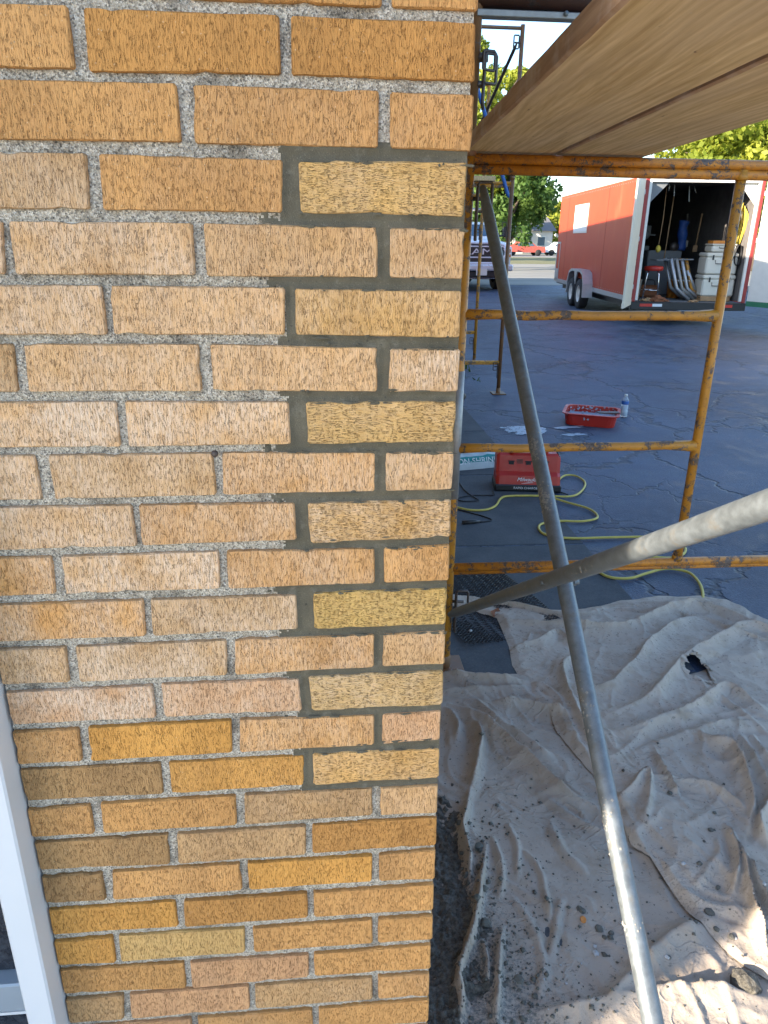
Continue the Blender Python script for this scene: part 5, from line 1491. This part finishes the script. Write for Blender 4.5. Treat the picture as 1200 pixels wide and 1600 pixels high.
# ------------------------------------------------------------------ pickup
tk = empty('pickup_truck', (5.12, 24.0, 0), R(2), 'white pickup truck facing the camera behind the scaffold, with black grille', 'pickup')
def hood(b, pts): pass
hw = 1.0
b = MB()   # lower body / fenders with hood, lofted along y from the nose
secs = []
def sec_(y, w, z0, z1, zr, y2=None): # half-outline ring
    return [(-w, y, z0), (-w * 1.0, y, z1 - .18), (-w * .94, y, z1 - .04), (-w * .70, y, zr), (0, y, zr + .03), (w * .70, y, zr), (w * .94, y, z1 - .04), (w, y, z1 - .18), (w, y, z0)]
rings = [sec_(0.0, .93, .62, 1.20, 1.20), sec_(.10, 1.0, .55, 1.27, 1.26), sec_(.6, 1.01, .50, 1.31, 1.31), sec_(1.35, 1.01, .48, 1.36, 1.37), sec_(5.7, 1.01, .50, 1.38, 1.38)]
V = []; F = []
for rg in rings: V += rg
n_ = 9
for i in range(len(rings) - 1):
    for j in range(n_): F.append((i * n_ + j, i * n_ + (j + 1) % n_, (i + 1) * n_ + (j + 1) % n_, (i + 1) * n_ + j))
F.append(list(range(9))[::-1]); F.append([4 * 9 + j for j in range(9)])
b.add(V, F, True); bd = b.build('body', M['truck_white'], tk)
b = MB()
cab = [(1.25, .95, 1.36), (1.9, .80, 1.76), (2.35, .78, 1.82), (4.0, .80, 1.81), (4.4, .93, 1.38)]
V = [];
for (y, w, z) in cab: V += [(-w, y, z), (w, y, z)]
V += [(-.95, 1.25, 1.30), (.95, 1.25, 1.30), (-.95, 4.4, 1.30), (.95, 4.4, 1.30)]
F = [(0, 1, 3, 2), (2, 3, 5, 4), (4, 5, 7, 6), (6, 7, 9, 8), (0, 2, 4, 6, 8), (1, 9, 7, 5, 3)]
b.add(V, F, False); b.build('cab', M['truck_white'], tk)
b = MB(); b.add([(-.84, 1.355, 1.42), (.84, 1.355, 1.42), (.70, 1.855, 1.73), (-.70, 1.855, 1.73)], [(0, 1, 2, 3)]); o = b.build('windscreen', M['glass_dark'], tk); o.location = (0, -.012, .012)
b = MB(); b.box((0, -.035, .98), (1.50, .07, .50), bev=.06); gr = b.build('grille', M['black'], tk)
b = MB()
P = [(-.74, -.065, .78), (-.80, -.065, 1.0), (-.72, -.065, 1.20), (-.5, -.065, 1.245), (.5, -.065, 1.245), (.72, -.065, 1.20), (.80, -.065, 1.0), (.74, -.065, .78), (.6, -.065, .73), (-.6, -.065, .73)]
b.tube(P, .035, 8, closed=True); b.build('grille_surround', M['bright_trim'], gr)
for zz in (.88, 1.16):
    b = MB(); b.box((0, -.075, zz), (1.44, .03, .035), bev=.008); b.build('grille_bar', M['bright_trim'], gr)
text_obj('lettering', 'RAM', .22, M['bright_trim'], gr, (0, -.078, 1.02), (R(90), 0, 0), extrude=.012, sx=1.9)
for s_ in (-1, 1):
    b = MB(); b.box((s_ * .885, .0, 1.02), (.20, .12, .30), bev=.03); hl = b.build('headlight', M['ink_white'], tk)
    b = MB(); b.box((s_ * .885, -.065, 1.06), (.13, .02, .10), bev=.02); b.build('lens', M['chrome'], hl)
    b = MB(); b.box((s_ * .885, -.062, .93), (.14, .02, .07), bev=.01); b.build('side_lamp', M['amber'], hl)
b = MB(); b.box((0, -.12, .62), (2.02, .22, .17), bev=.04); bm_ = b.build('bumper', M['bright_trim'], tk)
b = MB(); b.box((0, -.08, .44), (1.70, .14, .18), bev=.03); b.build('air_dam', M['black'], tk)
b = MB(); b.box((0, -.16, .345), (1.2, .03, .025)); b.build('lower_strip', M['chrome'], tk)
b = MB(); b.box((.10, -.238, .50), (.31, .01, .16)); b.build('number_plate', M['white_trim'], tk)
for s_ in (-1, 1):
    b = MB(); b.tube([(s_ * .95, 1.75, 1.42), (s_ * 1.12, 1.68, 1.44), (s_ * 1.20, 1.68, 1.46)], .028, 8); b.box((s_ * 1.24, 1.66, 1.54), (.15, .09, .26), bev=.03); b.build('mirror', M['black'], tk)
    for yy in (.95, 4.7):
        b = MB(); b.lathe([(.22, -.13), (.37, -.135), (.41, -.10), (.41, .10), (.37, .135), (.22, .13)], (s_ * .87, yy, .41), 24, (1, 0, 0)); wh = b.build('wheel', M['rubber'], tk)
        b = MB(); b.lathe([(0, -.05), (.10, -.08), (.20, -.06), (.23, -.12), (.0, -.0)] if s_ < 0 else [(0, .05), (.10, .08), (.20, .06), (.23, .12), (0, .0)], (s_ * .87, yy, .41), 20, (1, 0, 0)); b.build('rim', M['chrome'], wh)
b = MB(); b.box((0, 3.0, .40), (1.7, 4.6, .25)); b.build('chassis', M['black'], tk)
rk = MB()
for yy in (2.3, 5.4): rk.tube([(-.85, yy, 2.18), (.85, yy, 2.18)], .025, 8); [rk.tube([(s_ * .8, yy, 1.38 if yy > 4.3 else 1.97), (s_ * .8, yy, 2.18)], .02, 8) for s_ in (-1, 1)]
for xx in (-.8, .8): rk.tube([(xx, 1.9, 2.2), (xx, 5.8, 2.2)], .022, 8)
rk.build('ladder_rack', M['dull_steel'], tk)
tk.scale = (1.17, 1.17, 1.2)

# ------------------------------------------------------------------ trees
def tree(x, y, h, crown_r, crown_h, n, leaf, label, seed, mat, leaf_s=.16, name='leafy_tree', squash=1.0, droop=0.0):
    r_ = np.random.RandomState(seed)
    root = empty(name, (x, y, 0), label=label, cat='tree')
    b = MB(); tops = []
    hb = h - crown_h
    b.tube([(0, 0, 0), (.05, .0, hb * .5), (.1, .05, hb + .2 * crown_h), (0, 0, h * .82)], [.035 * h, .026 * h, .02 * h, .006 * h], 10)
    for k in range(11):
        a = k * 2.4 + r_.uniform(-.3, .3); z0 = hb * .8 + (k / 11) * crown_h * .55
        rr = crown_r * r_.uniform(.55, .85)
        e = (rr * math.cos(a), rr * math.sin(a), z0 + crown_h * r_.uniform(.15, .35))
        b.tube([(0.05, 0, z0), (e[0] * .5, e[1] * .5, (z0 + e[2]) / 2 + .1), e], [.011 * h, .007 * h, .002 * h], 7)
        tops.append(e)
    b.build('trunk', M['bark'], root)
    # clumps
    nc = 75
    C = []
    for k in range(nc):
        a = r_.uniform(0, 6.28); u = r_.uniform(-1, 1); q = r_.uniform(.35, 1) ** .6
        rad = math.sqrt(max(0, 1 - u * u)) if u > -.2 else math.sqrt(max(0, 1 - u * u)) * 1.0
        C.append((q * crown_r * rad * math.cos(a), q * crown_r * rad * math.sin(a) * squash, hb + crown_h * .5 + q * u * crown_h * .5, r_.uniform(.12, .26) * crown_r, r_.uniform(0, 1)))
    C = np.array(C)
    ci = r_.randint(0, nc, n)
    d = r_.normal(0, 1, (n, 3)); d /= np.linalg.norm(d, axis=1)[:, None]
    rr = r_.uniform(.3, 1, n) ** .5
    P = C[ci, :3] + d * (C[ci, 3] * rr)[:, None] * np.array([1, 1, .75]) - np.array([0, 0, 1]) * (droop * r_.uniform(0, 1, n))[:, None]
    u = r_.normal(0, 1, (n, 3)); u /= np.linalg.norm(u, axis=1)[:, None]
    w = np.cross(u, d); w /= np.linalg.norm(w, axis=1)[:, None] + 1e-9
    s = leaf_s * r_.uniform(.6, 1.3, n)[:, None]
    V = np.concatenate([P - u * s, P - w * s * .55, P + u * s, P + w * s * .55], 1).reshape(-1, 3)
    F = np.arange(4 * n).reshape(n, 4)
    vv = np.repeat(np.clip(C[ci, 4] * .7 + r_.uniform(0, .4, n), 0, 1), 4)
    np_mesh('crown', V, F, mat, root, attrs={'v': vv})
    return root
tree(8.9, 44, 11.6, 3.6, 9.4, 21000, 0, 'tall bright green tree directly behind the distant scaffold frames', 3, M['leaf_light'], .17)
tree(10.4, 41.5, 7.6, 2.7, 5.9, 16000, 0, 'dark green drooping tree to the right of the scaffold, lower', 8, M['leaf_dark'], .14, droop=1.0)
tree(26.5, 44, 9.6, 6.0, 7.2, 24000, 0, 'broad sunlit tree beyond the trailer, under the planks', 5, M['leaf_light'], .20)
tree(6.0, 60, 11, 4.5, 8.5, 9000, 0, 'green tree farther away at the left behind the building line', 6, M['leaf_light'], .26)
tree(30.5, 100, 6.4, 2.9, 5.2, 4000, 0, 'small hazy green tree in the distance left of the trailer', 12, M['leaf_light'], .3)
tree(27.0, 118, 7.6, 3.0, 6.0, 4000, 0, 'farthest small tree near the white houses', 13, M['leaf_light'], .3)
tree(38, 60, 11, 5.5, 8.5, 12000, 0, 'leafy tree at the far right above the trailer door', 15, M['leaf_light'], .26)
tree(22, 90, 8, 3.6, 6.0, 5000, 0, 'rounded tree beside the grey roofed house', 16, M['leaf_dark'], .3)
# ------------------------------------------------------------------ houses and parked cars far off
def house(x, y, w, d, h, rh, label, nwin=3, rot=0.0):
    o = empty('house', (x, y, 0), rot, label, 'house')
    b = MB(); b.box((0, 0, h / 2), (w, d, h)); wl = b.build('wall', M['house_white'], o)
    b = MB(); b.prism([(-d / 2 - .4, h), (d / 2 + .4, h), (0, h + rh)], -w / 2 - .4, w / 2 + .4, 0); b.build('roof', M['roof_grey'], o)
    for k in range(nwin):
        xx = -w / 2 + w * (k + .5) / nwin
        b = MB(); b.box((xx, -d / 2 - .03, h * .55), (1.1, .08, 1.2)); wn_ = b.build('window', M['white_trim'], o)
        b = MB(); b.box((xx, -d / 2 - .08, h * .55), (.9, .03, 1.0)); b.build('pane', M['glass_dark'], wn_)
    b = MB(); b.box((w * .02 + .9, -d / 2 - .04, 1.05), (1.0, .06, 2.1)); b.build('door', M['inner_panel'], o)
    return o
house(25.2, 98, 8.5, 8, 2.7, 1.7, 'white house with grey roof in the distance left of the trailer')
house(37.5, 104, 9, 8, 2.8, 2.0, 'pale house half hidden behind the trailer', 2)
house(12, 100, 9, 8, 3.0, 2.0, 'far white house behind the dark tree', 3)
def far_car(x, y, m_, label, rot=0.0, pick=False, s=1.0):
    o = empty('parked_car', (x, y, .012), rot, label, 'car')
    b = MB()
    side = [(-2.2, .35), (-2.2, .85), (-1.3, .95), (-.7, 1.42), (.6, 1.42), (1.2, .98), (2.15, .92), (2.2, .35)] if not pick else [(-2.6, .45), (-2.6, 1.0), (-1.5, 1.1), (-1.0, 1.7), (.3, 1.72), (.6, 1.1), (2.6, 1.1), (2.6, .45)]
    b.prism(side, -.85, .85, 1); b.build('body', M[m_], o)
    gl = [(-1.15, .98), (-.66, 1.36), (.56, 1.36), (1.0, 1.0)] if not pick else [(-1.3, 1.14), (-.92, 1.62), (.22, 1.64), (.4, 1.14)]
    b = MB(); b.prism(gl, -.87, .87, 1); b.build('window', M['glass_dark'], o)
    for xx in (-1.4, 1.4):
        for yy in (-.8, .8):
            b = MB(); b.lathe([(0, -.1), (.30, -.1), (.33, -.06), (.33, .06), (.30, .1), (0, .1)], (xx, yy, .33), 16, (0, 1, 0)); b.build('wheel', M['rubber'], o)
    return o
far_car(18.3, 79, 'car_red', 'red pickup parked on the far road beside the dark tree', 0, True)
far_car(22.6, 82, 'car_red', 'smaller red car parked to the right on the far road', 0, False)
far_car(27.5, 84, 'truck_white', 'white car parked in front of the far white house', 0, False)
